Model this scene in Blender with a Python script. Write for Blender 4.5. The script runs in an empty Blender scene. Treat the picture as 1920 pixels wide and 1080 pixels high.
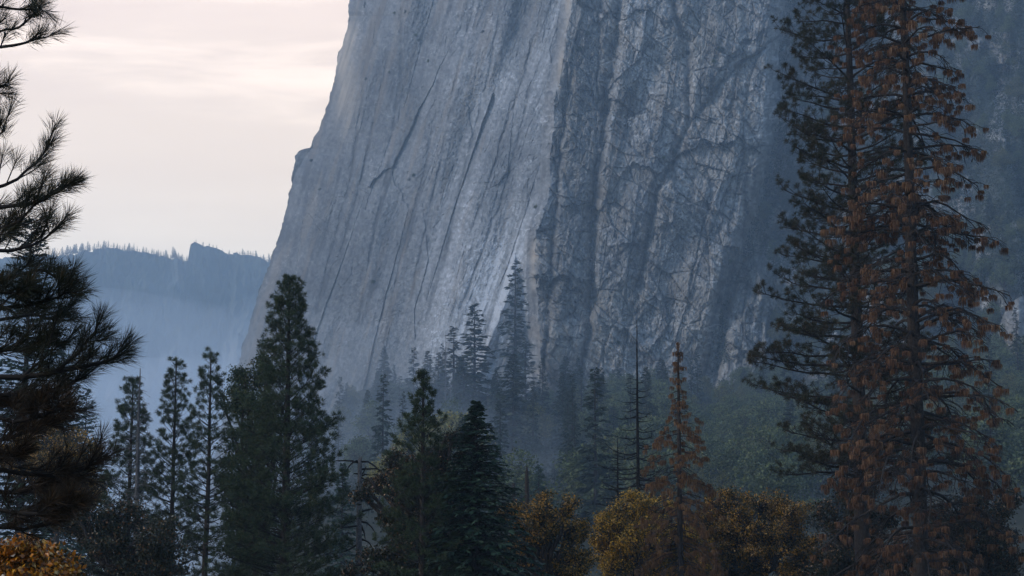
import bpy, math, random
import numpy as np

R = math.radians
C = bpy.context.scene.collection
scene = bpy.context.scene

# ------------------------------------------------------------------ camera
W0, H0 = 1920.0, 1080.0
F = 960.0 / math.tan(R(15.0))          # focal length in photo pixels
PITCH = R(9.0)
CAMZ = 1.7
cp_, sp_ = math.cos(PITCH), math.sin(PITCH)


def pdir(px, py):
    """direction of a photo pixel, scaled so that y = 1"""
    dx = (np.asarray(px, float) - 960.0) / F
    dy = (540.0 - np.asarray(py, float)) / F
    y = cp_ - dy * sp_
    return dx / y, (sp_ + dy * cp_) / y


def at(px, py, Y):
    tx, tz = pdir(px, py)
    return np.array([tx * Y, Y, CAMZ + tz * Y])


def pix(x, y, z):
    z = np.asarray(z) - CAMZ
    f = y * cp_ + z * sp_
    u = -y * sp_ + z * cp_
    return 960 + F * x / f, 540 - F * u / f


cam = bpy.data.cameras.new('camera')
camo = bpy.data.objects.new('camera', cam)
C.objects.link(camo)
camo.location = (0, 0, CAMZ)
camo.rotation_euler = (R(90) + PITCH, 0, 0)
cam.sensor_width = 36.0
cam.lens = 18.0 / math.tan(R(15.0))
cam.clip_start = 0.1
cam.clip_end = 30000
scene.camera = camo

# ------------------------------------------------------------------ noise
def hash2(ix, iy, seed):
    ix = ix.astype(np.int64).astype(np.uint32)
    iy = iy.astype(np.int64).astype(np.uint32)
    h = ix * np.uint32(374761393) + iy * np.uint32(668265263) + np.uint32(seed * 2246822519 & 0xFFFFFFFF)
    h = (h ^ (h >> np.uint32(13))) * np.uint32(1274126177)
    h = (h ^ (h >> np.uint32(16))) * np.uint32(2654435769)
    h = h ^ (h >> np.uint32(15))
    return h.astype(np.float64) / 4294967295.0


def vnoise(x, y, seed=0):
    xi, yi = np.floor(x), np.floor(y)
    fx, fy = x - xi, y - yi
    fx = fx * fx * fx * (fx * (fx * 6 - 15) + 10)
    fy = fy * fy * fy * (fy * (fy * 6 - 15) + 10)
    a, b = hash2(xi, yi, seed), hash2(xi + 1, yi, seed)
    c, d = hash2(xi, yi + 1, seed), hash2(xi + 1, yi + 1, seed)
    return a + (b - a) * fx + (c - a) * fy + (a - b - c + d) * fx * fy


def fbm(x, y, seed=0, octs=4, gain=0.5):
    s, a, t = 0, 1.0, 0
    for k in range(octs):
        s = s + a * vnoise(x * 2 ** k + 17.3 * k, y * 2 ** k - 9.1 * k, seed + k)
        t += a
        a *= gain
    return s / t


def worley(x, y, seed=0):
    xi, yi = np.floor(x), np.floor(y)
    d1 = np.full(x.shape, 9.0)
    d2 = np.full(x.shape, 9.0)
    cid = np.zeros(x.shape)
    ox, oy = np.zeros(x.shape), np.zeros(x.shape)
    for i in (-1, 0, 1):
        for j in (-1, 0, 1):
            cx, cy = xi + i, yi + j
            rx = cx + hash2(cx, cy, seed) - x
            ry = cy + hash2(cx, cy, seed + 1) - y
            d = np.sqrt(rx * rx + ry * ry)
            new = d < d1
            d2 = np.where(new, d1, np.minimum(d2, d))
            d1 = np.where(new, d, d1)
            cid = np.where(new, hash2(cx, cy, seed + 2), cid)
            ox = np.where(new, -rx, ox)
            oy = np.where(new, -ry, oy)
    return d1, d2, cid, ox, oy


def sstep(a, b, x):
    t = np.clip((x - a) / (b - a), 0, 1)
    return t * t * (3 - 2 * t)


# ------------------------------------------------------------------ mesh helpers
class Geo:
    """collects quads and triangles; build() links them as one mesh object"""
    def __init__(self):
        self.v, self.q, self.t, self.n = [], [], [], 0

    def add(self, V, Q=None, T=None):
        V = np.asarray(V, float).reshape(-1, 3)
        if Q is not None and len(Q):
            self.q.append(np.asarray(Q, np.int64).reshape(-1, 4) + self.n)
        if T is not None and len(T):
            self.t.append(np.asarray(T, np.int64).reshape(-1, 3) + self.n)
        self.v.append(V)
        self.n += len(V)

    def tubes(self, P, Rd, sides=3):
        """P (n,k,3) polylines, Rd (n,k) radii"""
        P = np.asarray(P, float)
        Rd = np.asarray(Rd, float)
        if P.ndim == 2:
            P, Rd = P[None], Rd[None]
        n, k, _ = P.shape
        if n == 0:
            return
        T = np.gradient(P, axis=1)
        T /= np.linalg.norm(T, axis=2, keepdims=True) + 1e-9
        m = T.mean(axis=1)
        ref = np.where((np.abs(m[:, 2:3]) > 0.8), np.array([[1.0, 0.13, 0]]), np.array([[0, 0.05, 1.0]]))[:, None, :]
        S = np.cross(T, ref)
        S /= np.linalg.norm(S, axis=2, keepdims=True) + 1e-9
        U = np.cross(S, T)
        a = np.arange(sides) * 2 * np.pi / sides
        ring = S[:, :, None, :] * np.cos(a)[None, None, :, None] + U[:, :, None, :] * np.sin(a)[None, None, :, None]
        V = P[:, :, None, :] + ring * Rd[:, :, None, None]
        idx = np.arange(n * k * sides).reshape(n, k, sides)
        a0 = idx[:, :-1, :]
        a1 = np.roll(a0, -1, axis=2)
        b0 = idx[:, 1:, :]
        b1 = np.roll(b0, -1, axis=2)
        self.add(V, np.stack([a0, a1, b1, b0], axis=-1))

    def build(self, name, mat, parent=None, smooth=False):
        me = bpy.data.meshes.new(name)
        V = np.concatenate(self.v) if self.v else np.zeros((0, 3))
        Q = np.concatenate(self.q) if self.q else np.zeros((0, 4), np.int64)
        T = np.concatenate(self.t) if self.t else np.zeros((0, 3), np.int64)
        me.vertices.add(len(V))
        me.vertices.foreach_set('co', V.astype(np.float32).ravel())
        me.loops.add(Q.size + T.size)
        me.loops.foreach_set('vertex_index', np.concatenate([Q.ravel(), T.ravel()]).astype(np.int32))
        me.polygons.add(len(Q) + len(T))
        st = np.concatenate([np.arange(len(Q)) * 4, Q.size + np.arange(len(T)) * 3])
        me.polygons.foreach_set('loop_start', st.astype(np.int32))
        me.polygons.foreach_set('use_smooth', np.full(len(Q) + len(T), smooth))
        me.update(calc_edges=True)
        if mat:
            me.materials.append(mat)
        o = bpy.data.objects.new(name, me)
        C.objects.link(o)
        if parent is not None:
            o.parent = parent
        return o


def grid_geo(P):
    """P (r,c,3) grid of points to Geo"""
    r, c, _ = P.shape
    idx = np.arange(r * c).reshape(r, c)
    g = Geo()
    g.add(P, np.stack([idx[:-1, :-1], idx[:-1, 1:], idx[1:, 1:], idx[1:, :-1]], axis=-1))
    return g


def tag(o, label=None, cat=None, group=None, kind=None):
    for k, v in (('label', label), ('category', cat), ('group', group), ('kind', kind)):
        if v:
            o[k] = v
    return o


def empty(name, loc, rz=0.0):
    o = bpy.data.objects.new(name, None)
    C.objects.link(o)
    o.location = [float(v) for v in loc]
    o.rotation_euler = (0, 0, rz)
    o.empty_display_size = 0.3
    return o


def dup(root, loc, rz, sc, label=None, group=None):
    r = root.copy()
    C.objects.link(r)
    r.location = [float(v) for v in loc]
    r.rotation_euler = (0, 0, rz)
    r.scale = sc
    tag(r, label, None, group)
    for ch in list(root.children):
        c = ch.copy()
        C.objects.link(c)
        c.parent = r
        for g in ch.children:
            d = g.copy()
            C.objects.link(d)
            d.parent = c
    return r


# ------------------------------------------------------------------ materials
def mat_base(name, rough=0.8, spec=0.3):
    m = bpy.data.materials.new(name)
    m.use_nodes = True
    nt = m.node_tree
    b = nt.nodes['Principled BSDF']
    b.inputs['Roughness'].default_value = rough
    b.inputs['Specular IOR Level'].default_value = spec
    return m, nt, b


def ramp(nt, stops, interp='LINEAR'):
    r = nt.nodes.new('ShaderNodeValToRGB')
    r.color_ramp.interpolation = interp
    el = r.color_ramp.elements
    while len(el) < len(stops):
        el.new(0.5)
    for e, (p, c) in zip(el, stops):
        e.position = p
        e.color = (*c, 1)
    return r


def leaf_mat(name, stops, rough=0.6, trans=0.25, noise=None, spec=0.2):
    """colour varies from leaf to leaf (random per island) and in patches (noise)"""
    m, nt, b = mat_base(name, rough, spec)
    L = nt.links.new
    geo = nt.nodes.new('ShaderNodeNewGeometry')
    rp = ramp(nt, stops)
    if noise:
        tc = nt.nodes.new('ShaderNodeTexCoord')
        nz = nt.nodes.new('ShaderNodeTexNoise')
        nz.inputs['Scale'].default_value = noise[0]
        nz.inputs['Detail'].default_value = 2
        L(tc.outputs['Object'], nz.inputs['Vector'])
        ma = nt.nodes.new('ShaderNodeMath'); ma.operation = 'MULTIPLY_ADD'
        L(nz.outputs['Fac'], ma.inputs[0]); ma.inputs[1].default_value = noise[1] * 2
        ma.inputs[2].default_value = -noise[1]
        ad = nt.nodes.new('ShaderNodeMath'); ad.operation = 'ADD'; ad.use_clamp = True
        L(geo.outputs['Random Per Island'], ad.inputs[0]); L(ma.outputs[0], ad.inputs[1])
        L(ad.outputs[0], rp.inputs['Fac'])
    else:
        L(geo.outputs['Random Per Island'], rp.inputs['Fac'])
    L(rp.outputs['Color'], b.inputs['Base Color'])
    if trans > 0:
        tr = nt.nodes.new('ShaderNodeBsdfTranslucent')
        L(rp.outputs['Color'], tr.inputs['Color'])
        mx = nt.nodes.new('ShaderNodeMixShader')
        mx.inputs[0].default_value = trans
        L(b.outputs[0], mx.inputs[1]); L(tr.outputs[0], mx.inputs[2])
        L(mx.outputs[0], nt.nodes['Material Output'].inputs['Surface'])
    return m


def bark_mat(name, c0, c1, scale=6.0, stretch=0.25):
    m, nt, b = mat_base(name, 0.9, 0.2)
    L = nt.links.new
    tc = nt.nodes.new('ShaderNodeTexCoord')
    mp = nt.nodes.new('ShaderNodeMapping')
    mp.inputs['Scale'].default_value = (scale, scale, scale * stretch)
    L(tc.outputs['Object'], mp.inputs['Vector'])
    nz = nt.nodes.new('ShaderNodeTexVoronoi')
    nz.feature = 'DISTANCE_TO_EDGE'
    L(mp.outputs[0], nz.inputs['Vector'])
    n2 = nt.nodes.new('ShaderNodeTexNoise')
    n2.inputs['Scale'].default_value = 3.0
    n2.inputs['Detail'].default_value = 5
    L(mp.outputs[0], n2.inputs['Vector'])
    mu = nt.nodes.new('ShaderNodeMath'); mu.operation = 'MULTIPLY_ADD'
    L(nz.outputs['Distance'], mu.inputs[0]); mu.inputs[1].default_value = 1.2
    L(n2.outputs['Fac'], mu.inputs[2])
    rp = ramp(nt, [(0.35, c0), (1.0, c1)])
    L(mu.outputs[0], rp.inputs['Fac'])
    L(rp.outputs['Color'], b.inputs['Base Color'])
    bp = nt.nodes.new('ShaderNodeBump')
    bp.inputs['Strength'].default_value = 0.8
    bp.inputs['Distance'].default_value = 0.04
    L(mu.outputs[0], bp.inputs['Height'])
    L(bp.outputs[0], b.inputs['Normal'])
    return m


# ------------------------------------------------------------------ light
SUN_AZ = -116.0      # degrees from +Y towards +X
SUN_EL = 24.0
world = bpy.data.worlds.new('World')
scene.world = world
world.use_nodes = True
nt = world.node_tree
L = nt.links.new
bg = nt.nodes['Background']
bg.inputs['Strength'].default_value = SKY_STR = 0.1
sky = nt.nodes.new('ShaderNodeTexSky')
sky.sky_type = 'NISHITA'
sky.sun_disc = False
sky.sun_elevation = R(SUN_EL)
sky.sun_rotation = R(SUN_AZ)
sky.air_density = 1.0
sky.dust_density = 1.0
sky.ozone_density = 2.0
tc = nt.nodes.new('ShaderNodeTexCoord')
sep = nt.nodes.new('ShaderNodeSeparateXYZ')
L(tc.outputs['Generated'], sep.inputs[0])
# cloud veil: bands of thin cloud projected on a high layer
den = nt.nodes.new('ShaderNodeMath'); den.operation = 'ADD'
L(sep.outputs['Z'], den.inputs[0]); den.inputs[1].default_value = 0.02
den2 = nt.nodes.new('ShaderNodeMath'); den2.operation = 'MAXIMUM'
L(den.outputs[0], den2.inputs[0]); den2.inputs[1].default_value = 0.02
cmb = nt.nodes.new('ShaderNodeCombineXYZ')
for i, ax in enumerate('XY'):
    dv = nt.nodes.new('ShaderNodeMath'); dv.operation = 'DIVIDE'
    L(sep.outputs[ax], dv.inputs[0]); L(den2.outputs[0], dv.inputs[1])
    L(dv.outputs[0], cmb.inputs[i])
mpc = nt.nodes.new('ShaderNodeMapping')
mpc.inputs['Scale'].default_value = (1.3, 2.1, 1)
mpc.inputs['Location'].default_value = (0.35, 0.55, 0)
mpc.inputs['Rotation'].default_value = (0, 0, R(6))
L(cmb.outputs[0], mpc.inputs['Vector'])
nzc = nt.nodes.new('ShaderNodeTexNoise')
nzc.inputs['Scale'].default_value = 1.6
nzc.inputs['Detail'].default_value = 7
nzc.inputs['Roughness'].default_value = 0.55
nzc.inputs['Distortion'].default_value = 0.35
L(mpc.outputs[0], nzc.inputs['Vector'])
# the veil's own colour by height
rpw = ramp(nt, [(0.0, (1.12, .96, .78)), (0.17, (1.18, 1.01, .80)), (0.215, (1.07, .87, .68)), (0.245, (1.05, .85, .675)),
                (0.30, (1.03, .83, .69)), (0.45, (.55, .66, .88)), (1.0, (.28, .50, .98))])
rpk = ramp(nt, [(0.0, (.29, .38, .49)), (0.3, (.26, .37, .52)), (0.5, (.25, .42, .68)), (1.0, (.28, .50, .95))])
L(sep.outputs['Z'], rpw.inputs['Fac'])
L(sep.outputs['Z'], rpk.inputs['Fac'])
dt = nt.nodes.new('ShaderNodeVectorMath'); dt.operation = 'DOT_PRODUCT'
L(tc.outputs['Generated'], dt.inputs[0]); dt.inputs[1].default_value = (math.sin(R(-32)), math.cos(R(-32)), 0)
glow = nt.nodes.new('ShaderNodeMapRange'); glow.interpolation_type = 'SMOOTHSTEP'
L(dt.outputs['Value'], glow.inputs['Value'])
glow.inputs['From Min'].default_value = -0.15
glow.inputs['From Max'].default_value = 0.80
rpz = nt.nodes.new('ShaderNodeMix'); rpz.data_type = 'RGBA'
L(glow.outputs[0], rpz.inputs[0]); L(rpk.outputs['Color'], rpz.inputs[6]); L(rpw.outputs['Color'], rpz.inputs[7])
rpc = ramp(nt, [(0.36, (.92, .91, .93)), (0.5, (1.0, 1.0, 1.01)), (0.66, (1.24, 1.25, 1.26))])
L(nzc.outputs['Fac'], rpc.inputs['Fac'])
# thin clouds only above the smooth band over the ridge
bandn = nt.nodes.new('ShaderNodeMath'); bandn.operation = 'MULTIPLY_ADD'
L(nzc.outputs['Fac'], bandn.inputs[0]); bandn.inputs[1].default_value = 0.02
L(sep.outputs['Z'], bandn.inputs[2])
rpb = ramp(nt, [(0.246, (0.12,) * 3), (0.262, (1, 1, 1))])
L(bandn.outputs[0], rpb.inputs['Fac'])
mxb = nt.nodes.new('ShaderNodeMix'); mxb.data_type = 'RGBA'
L(rpb.outputs['Color'], mxb.inputs[0]); mxb.inputs[6].default_value = (1, 1, 1, 1)
L(rpc.outputs['Color'], mxb.inputs[7])
mul = nt.nodes.new('ShaderNodeMix'); mul.data_type = 'RGBA'; mul.blend_type = 'MULTIPLY'
mul.inputs[0].default_value = 1.0
L(rpz.outputs[2], mul.inputs[6]); L(mxb.outputs[2], mul.inputs[7])
scl = nt.nodes.new('ShaderNodeVectorMath'); scl.operation = 'SCALE'
L(mul.outputs[2], scl.inputs[0]); scl.inputs['Scale'].default_value = 12.0
# how much of the clear blue sky shows through: more towards the zenith
rpf = ramp(nt, [(0.0, (1,) * 3), (0.3, (0.97,) * 3), (0.6, (0.45,) * 3), (1.0, (0.3,) * 3)])
L(sep.outputs['Z'], rpf.inputs['Fac'])
mxs = nt.nodes.new('ShaderNodeMix'); mxs.data_type = 'RGBA'
L(rpf.outputs['Color'], mxs.inputs[0]); L(sky.outputs[0], mxs.inputs[6]); L(scl.outputs[0], mxs.inputs[7])
L(mxs.outputs[2], bg.inputs['Color'])

sl = bpy.data.lights.new('sun', 'SUN')
sl.energy = 1.25
sl.angle = R(10)
sl.color = (1.0, 0.96, 0.92)
so = bpy.data.objects.new('sun', sl)
C.objects.link(so)
so.rotation_euler = (R(90 - SUN_EL), 0, R(180 - SUN_AZ))
so.location = (-200, 50, 300)

scene.view_settings.view_transform = 'Standard'
scene.view_settings.look = 'None'
scene.view_settings.exposure = 0.4
scene.view_settings.gamma = 1.0
scene.cycles.volume_bounces = 2
scene.cycles.max_bounces = 6
scene.cycles.diffuse_bounces = 2
scene.cycles.transmission_bounces = 3
scene.cycles.transparent_max_bounces = 4

# ------------------------------------------------------------------ haze
def haze_box(lo, hi, density, col, aniso):
    m = bpy.data.materials.new('haze_air')
    m.use_nodes = True
    nt = m.node_tree
    nt.nodes.remove(nt.nodes['Principled BSDF'])
    pv = nt.nodes.new('ShaderNodeVolumePrincipled')
    pv.inputs['Density'].default_value = density
    pv.inputs['Density Attribute'].default_value = ''
    pv.inputs['Color'].default_value = (*col, 1)
    pv.inputs['Anisotropy'].default_value = aniso
    nt.links.new(pv.outputs[0], nt.nodes['Material Output'].inputs['Volume'])
    g = Geo()
    x0, y0, z0 = lo
    x1, y1, z1 = hi
    V = [(x, y, z) for z in (z0, z1) for y in (y0, y1) for x in (x0, x1)]
    g.add(V, [(0, 2, 3, 1), (4, 5, 7, 6), (0, 1, 5, 4), (2, 6, 7, 3), (0, 4, 6, 2), (1, 3, 7, 5)])
    o = g.build('haze', m)
    tag(o, 'pale blue haze filling the valley air', 'haze', None, 'stuff')
    return o


haze_box((-2300, -720, -8), (2300, 3800, 640), 3.0e-4, (0.64, 0.83, 1.0), 0.3)


def mist_bank(label, c, rad, density, seed):
    """a bank of drifting mist: a closed lens of even, thin fog"""
    m = bpy.data.materials.new('mist_air')
    m.use_nodes = True
    nt = m.node_tree
    nt.nodes.remove(nt.nodes['Principled BSDF'])
    pv = nt.nodes.new('ShaderNodeVolumePrincipled')
    pv.inputs['Density'].default_value = density
    pv.inputs['Density Attribute'].default_value = ''
    pv.inputs['Color'].default_value = (0.86, 0.93, 1.0, 1)
    pv.inputs['Anisotropy'].default_value = 0.2
    nt.links.new(pv.outputs[0], nt.nodes['Material Output'].inputs['Volume'])
    nu, nv = 56, 29
    a = np.arange(nu) * 2 * np.pi / nu
    b = np.linspace(-np.pi / 2, np.pi / 2, nv)[1:-1]
    A, B = np.meshgrid(a, b)
    D = np.stack([np.cos(A) * np.cos(B), np.sin(A) * np.cos(B), np.sin(B)], -1)
    k = 0.82 + 0.36 * fbm(D[..., 0] * 1.3 + seed, D[..., 2] * 1.3 + D[..., 1] * 1.1 + seed * 0.7, seed, 2)[..., None]
    P = np.array(c) + D * k * np.array(rad)
    g = Geo()
    idx = np.arange(nu * (nv - 2)).reshape(nv - 2, nu)
    Q = np.stack([idx[:-1], np.roll(idx[:-1], -1, 1), np.roll(idx[1:], -1, 1), idx[1:]], -1)
    V = P.reshape(-1, 3)
    n = len(V)
    V = np.concatenate([V, [np.array(c) - [0, 0, rad[2] * 0.9], np.array(c) + [0, 0, rad[2] * 1.0]]])
    T = [(n, int(idx[0, (i + 1) % nu]), int(idx[0, i])) for i in range(nu)] + [(n + 1, int(idx[-1, i]), int(idx[-1, (i + 1) % nu])) for i in range(nu)]
    g.add(V, Q, T)
    o = g.build('mist', m, smooth=True)
    return tag(o, label, 'mist', None, 'stuff')


for c_, r_m, d_, sd_, lb in (((-330, 1750, 20), (350, 660, 120), 1.1e-3, 3, 'pale mist lying lowest in the side valley under the far ridge'),
                             ((-300, 1900, 30), (330, 560, 200), 9e-4, 23, 'pale mist rising up the side valley under the far ridge'),
                             ((-400, 2000, 30), (380, 500, 265), 8e-4, 29, 'thin upper mist against the far ridge')):
    mist_bank(lb, c_, r_m, d_, sd_)
for c_, r_m, d_, sd_, lb in (((-20, 500, 4), (150, 150, 26), 1.7e-3, 7, 'mist low between the trees at the foot of the cliff'),
                             ((-45, 540, 14), (110, 130, 40), 1.2e-3, 11, 'mist rising behind the dark fir'),
                             ((60, 470, 4), (90, 110, 34), 1.4e-3, 15, 'mist drifting behind the bare snags'),
                             ((-70, 640, 30), (80, 130, 62), 9e-4, 19, 'thin smoke-like mist along the foot of the pale face')):
    mist_bank(lb, c_, r_m, d_, sd_)
# ------------------------------------------------------------------ ground
def ground_h(x, y):
    x = np.asarray(x, float)
    y = np.asarray(y, float)
    a = 960 + F * x / np.maximum(y, 60.0)
    r = np.clip((y - 190) / 660.0, 0, 1.35)
    side = sstep(330, 700, a)
    right = 1 + 0.05 * sstep(1050, 1300, a) + 0.35 * sstep(1400, 1900, a)
    h = 84 * r ** 1.2 * side * right
    h = h + (fbm(x / 60.0, y / 60.0, 5, 3) - 0.5) * 5 * np.clip((y - 140) / 200, 0, 1)
    return h


def build_ground():
    u = np.linspace(-1, 1, 241)
    xs = 2250 * np.sign(u) * np.abs(u) ** 2.2
    v = np.linspace(0, 1, 261)
    ys = np.concatenate([[-700, -400, -200, -100, -50], 3700 * v ** 1.9])
    X, Y = np.meshgrid(xs, ys)
    Z = ground_h(X, Y)
    m, nt, b = mat_base('forest_floor', 0.95, 0.1)
    L = nt.links.new
    tc = nt.nodes.new('ShaderNodeTexCoord')
    nz = nt.nodes.new('ShaderNodeTexNoise')
    nz.inputs['Scale'].default_value = 0.15
    nz.inputs['Detail'].default_value = 8
    L(tc.outputs['Object'], nz.inputs['Vector'])
    rp = ramp(nt, [(0.3, (.02, .020, .013)), (0.55, (.04, .038, .022)), (0.75, (.08, .07, .045))])
    L(nz.outputs['Fac'], rp.inputs['Fac'])
    L(rp.outputs['Color'], b.inputs['Base Color'])
    o = grid_geo(np.stack([X, Y, Z], -1)).build('ground', m, smooth=True)
    tag(o, 'dark forest floor of the valley and the slope below the cliff', 'ground', None, 'structure')


build_ground()

# ------------------------------------------------------------------ far ridge
RIDGE_Y = 3000.0
RIDGE_LINE = [(-700, 500), (-300, 490), (0, 484), (100, 479), (130, 474), (185, 464), (230, 470), (290, 476), (345, 491),
              (354, 489), (359, 459), (366, 456), (388, 461), (408, 464), (432, 476), (470, 481), (500, 489), (600, 500), (900, 530), (1400, 560)]


def ridge_top(px):
    return np.interp(px, [p[0] for p in RIDGE_LINE], [p[1] for p in RIDGE_LINE])


def build_ridge():
    px = np.concatenate([np.linspace(-700, 60, 120, endpoint=False), np.linspace(60, 520, 420, endpoint=False), np.linspace(520, 1400, 80)])
    t = np.concatenate([np.linspace(0, 1, 170), [1.004, 1.01, 1.02]])
    PX, T = np.meshgrid(px, t)
    top = ridge_top(px) + (fbm(px / 9.0, px * 0 + 3.3, 41, 3) - 0.5) * 3.0
    zt = np.array([at(p, q, RIDGE_Y)[2] for p, q in zip(px, top)])
    Z = -6 + (zt[None, :] + 6) * np.minimum(T, 1)
    rock = sstep(350, 362, PX) * (1 - sstep(425, 445, PX))
    Yd = RIDGE_Y - 420 * (1 - np.minimum(T, 1)) ** 1.3
    Yd = Yd + (fbm(PX / 60.0, T * 8, 31, 5) - 0.5) * 120 * (1 - 0.6 * T) + (fbm(PX / 14.0, T * 16, 35, 4) - 0.5) * 40
    d1, d2, cid, ox, oy = worley(PX / 16.0 + 2 * T, T * 15, 61)
    Yd = Yd + (cid - 0.5) * 26
    Yd = np.where(T > 1, RIDGE_Y + (T - 1) * 30000, Yd)
    X = (PX - 960) / F / cp_ * RIDGE_Y * 1.0
    # x of the skyline point at distance RIDGE_Y keeps its pixel column
    tx, _ = pdir(PX, np.broadcast_to(top, PX.shape))
    X = tx * RIDGE_Y
    m, nt, b = mat_base('ridge_rock_forest_mist_tint', 0.95, 0.1)
    L = nt.links.new
    tc = nt.nodes.new('ShaderNodeTexCoord')
    sp = nt.nodes.new('ShaderNodeSeparateXYZ')
    L(tc.outputs['Object'], sp.inputs[0])
    mp = nt.nodes.new('ShaderNodeMapping')
    mp.inputs['Scale'].default_value = (0.010, 0.010, 0.007)
    L(tc.outputs['Object'], mp.inputs['Vector'])
    nz = nt.nodes.new('ShaderNodeTexNoise')
    nz.inputs['Scale'].default_value = 1.0
    nz.inputs['Detail'].default_value = 9
    nz.inputs['Roughness'].default_value = 0.62
    L(mp.outputs[0], nz.inputs['Vector'])
    mr = nt.nodes.new('ShaderNodeMapRange')  # paler toward the foot: pale rock streaks plus mist glow put into the colour
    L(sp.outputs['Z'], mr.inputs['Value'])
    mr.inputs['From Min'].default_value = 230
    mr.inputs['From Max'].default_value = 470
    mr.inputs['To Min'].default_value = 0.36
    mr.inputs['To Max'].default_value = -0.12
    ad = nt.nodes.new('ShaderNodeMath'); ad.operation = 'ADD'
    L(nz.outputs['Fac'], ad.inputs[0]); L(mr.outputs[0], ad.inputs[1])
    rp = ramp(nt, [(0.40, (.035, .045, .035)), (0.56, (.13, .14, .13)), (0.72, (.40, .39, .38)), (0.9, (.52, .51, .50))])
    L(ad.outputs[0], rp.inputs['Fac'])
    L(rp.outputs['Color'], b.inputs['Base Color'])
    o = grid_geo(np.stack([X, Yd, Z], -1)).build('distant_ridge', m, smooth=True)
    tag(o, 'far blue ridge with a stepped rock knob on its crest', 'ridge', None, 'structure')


build_ridge()

# ------------------------------------------------------------------ cliff
EDGE = [(-700, 820), (-300, 735), (-120, 690), (-40, 664), (0, 657), (10, 654), (22, 653), (30, 656), (50, 650), (85, 640), (110, 633), (140, 627), (190, 615), (243, 597), (262, 588), (280, 582), (289, 577),
        (290, 575), (291, 569.5), (284, 571), (281, 569), (279, 566), (282, 563.5), (290, 561), (300, 560), (330, 552), (370, 541), (420, 530), (450, 521), (490, 506), (530, 492), (570, 480), (620, 465), (660, 453), (700, 441), (730, 432), (800, 415), (900, 395), (1000, 375), (1140, 340)]
BUT = [(-700, 1150), (-200, 1075), (0, 1052), (90, 1036), (180, 1020), (300, 1016), (370, 1014), (400, 1000), (430, 990), (520, 986), (560, 990), (650, 990), (720, 1000), (800, 1008), (1000, 1010)]
GUL = [(-700, 1560), (-100, 1478), (0, 1462), (55, 1453), (160, 1450), (270, 1441), (380, 1415), (450, 1388), (500, 1374), (590, 1342), (690, 1332), (760, 1300), (1000, 1240)]
# crack lines: (polyline of (px,py), width px, depth m, step m: right side nearer when negative)
CRACKS = [
    ([(1168, -200), (1160, 0), (1150, 100), (1131, 230), (1119, 330), (1114, 450), (1108, 560), (1098, 650), (1082, 745), (1070, 850)], 8, 9, -1.5),
    ([(1128, -100), (1122, 120), (1116, 300), (1110, 420)], 3, 3, -1.0),
    ([(1258, -60), (1278, 60), (1290, 110), (1293, 190), (1288, 240), (1262, 300), (1236, 360), (1220, 430), (1206, 500), (1190, 600)], 6, 5, -1),
    ([(1500, 40), (1420, 100), (1383, 120), (1340, 165), (1318, 205), (1300, 225), (1285, 245)], 6, 5, 2.0),
    ([(1390, 150), (1440, 140), (1452, 136)], 3, 3, 0),
    ([(1075, 120), (1062, 200), (1050, 330), (1040, 420), (1034, 520), (1022, 640), (1010, 760)], 5, 4.5, -0.6),
    ([(1238, 350), (1225, 410), (1212, 470), (1190, 560), (1165, 680)], 3, 2.5, -1.0),
    ([(1335, 330), (1322, 420), (1300, 500), (1290, 580)], 3, 2, 1.0),
    ([(1395, 260), (1385, 330), (1372, 400), (1365, 470)], 3, 2, 1.0),
    ([(950, -40), (930, 60), (918, 130), (905, 190), (880, 280), (850, 400), (835, 470)], 2.6, 3.5, -1.2),
    ([(900, -40), (880, 40), (862, 110), (845, 190), (830, 290), (800, 420), (770, 560)], 2.4, 3, -1.2),
    ([(755, -40), (752, 60), (750, 150), (742, 200), (730, 300), (705, 420), (680, 560), (660, 660)], 2.6, 3.2, -2.0),
    ([(700, 20), (690, 90), (682, 150), (676, 200), (668, 260), (650, 360), (620, 480), (590, 600)], 3, 4, -2.2),
    ([(725, 110), (715, 160), (705, 215), (690, 280), (665, 380), (640, 470)], 2.2, 2.5, 0.8),
    ([(990, 160), (985, 210), (965, 290), (940, 380), (905, 470), (860, 590), (830, 690)], 2.6, 3, -1.5),
    ([(820, 150), (815, 220), (800, 300), (780, 380), (745, 520), (720, 640)], 2.2, 2.6, -1.0),
    ([(1000, 60), (985, 130), (950, 230), (920, 330), (880, 440)], 2.2, 2.4, 0.9),
    ([(1010, 690), (1006, 640), (1001, 560), (1000, 500)], 3, 3, -2.0),
    ([(1400, 330), (1392, 500), (1375, 560), (1362, 640)], 4, 5, 3.0),
    ([(1432, 560), (1425, 640), (1418, 720), (1420, 780)], 4, 6, 3.0),
    ([(1470, -60), (1468, 60), (1462, 180), (1452, 270)], 4, 3, 0),
]


def ipl(pts, py, xy=True):
    a = sorted(pts, key=lambda p: p[1])
    return np.interp(py, [p[1] for p in a], [p[0] for p in a], left=np.nan, right=np.nan)


def edge_px(py):
    k = np.arange(len(EDGE))
    ys = [p[0] for p in EDGE_M]
    return np.interp(py, ys, [p[1] for p in EDGE_M])


# monotone list for the smooth edge (the little pinnacle is added as a bump of its own)
EDGE_M = [p for p in EDGE if not (278 <= p[0] <= 300 and p[1] < 572)]


def cells(c, py, wx, wy, seed, A, gx, gy):
    d1, d2, cid, ox, oy = worley(c / wx, py / wy, seed)
    r1 = (cid * 7.13) % 1.0 - 0.5
    r2 = (cid * 13.77) % 1.0 - 0.5
    return (cid - 0.5) * A + r1 * gx * ox + r2 * gy * oy, d2 - d1


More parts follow.
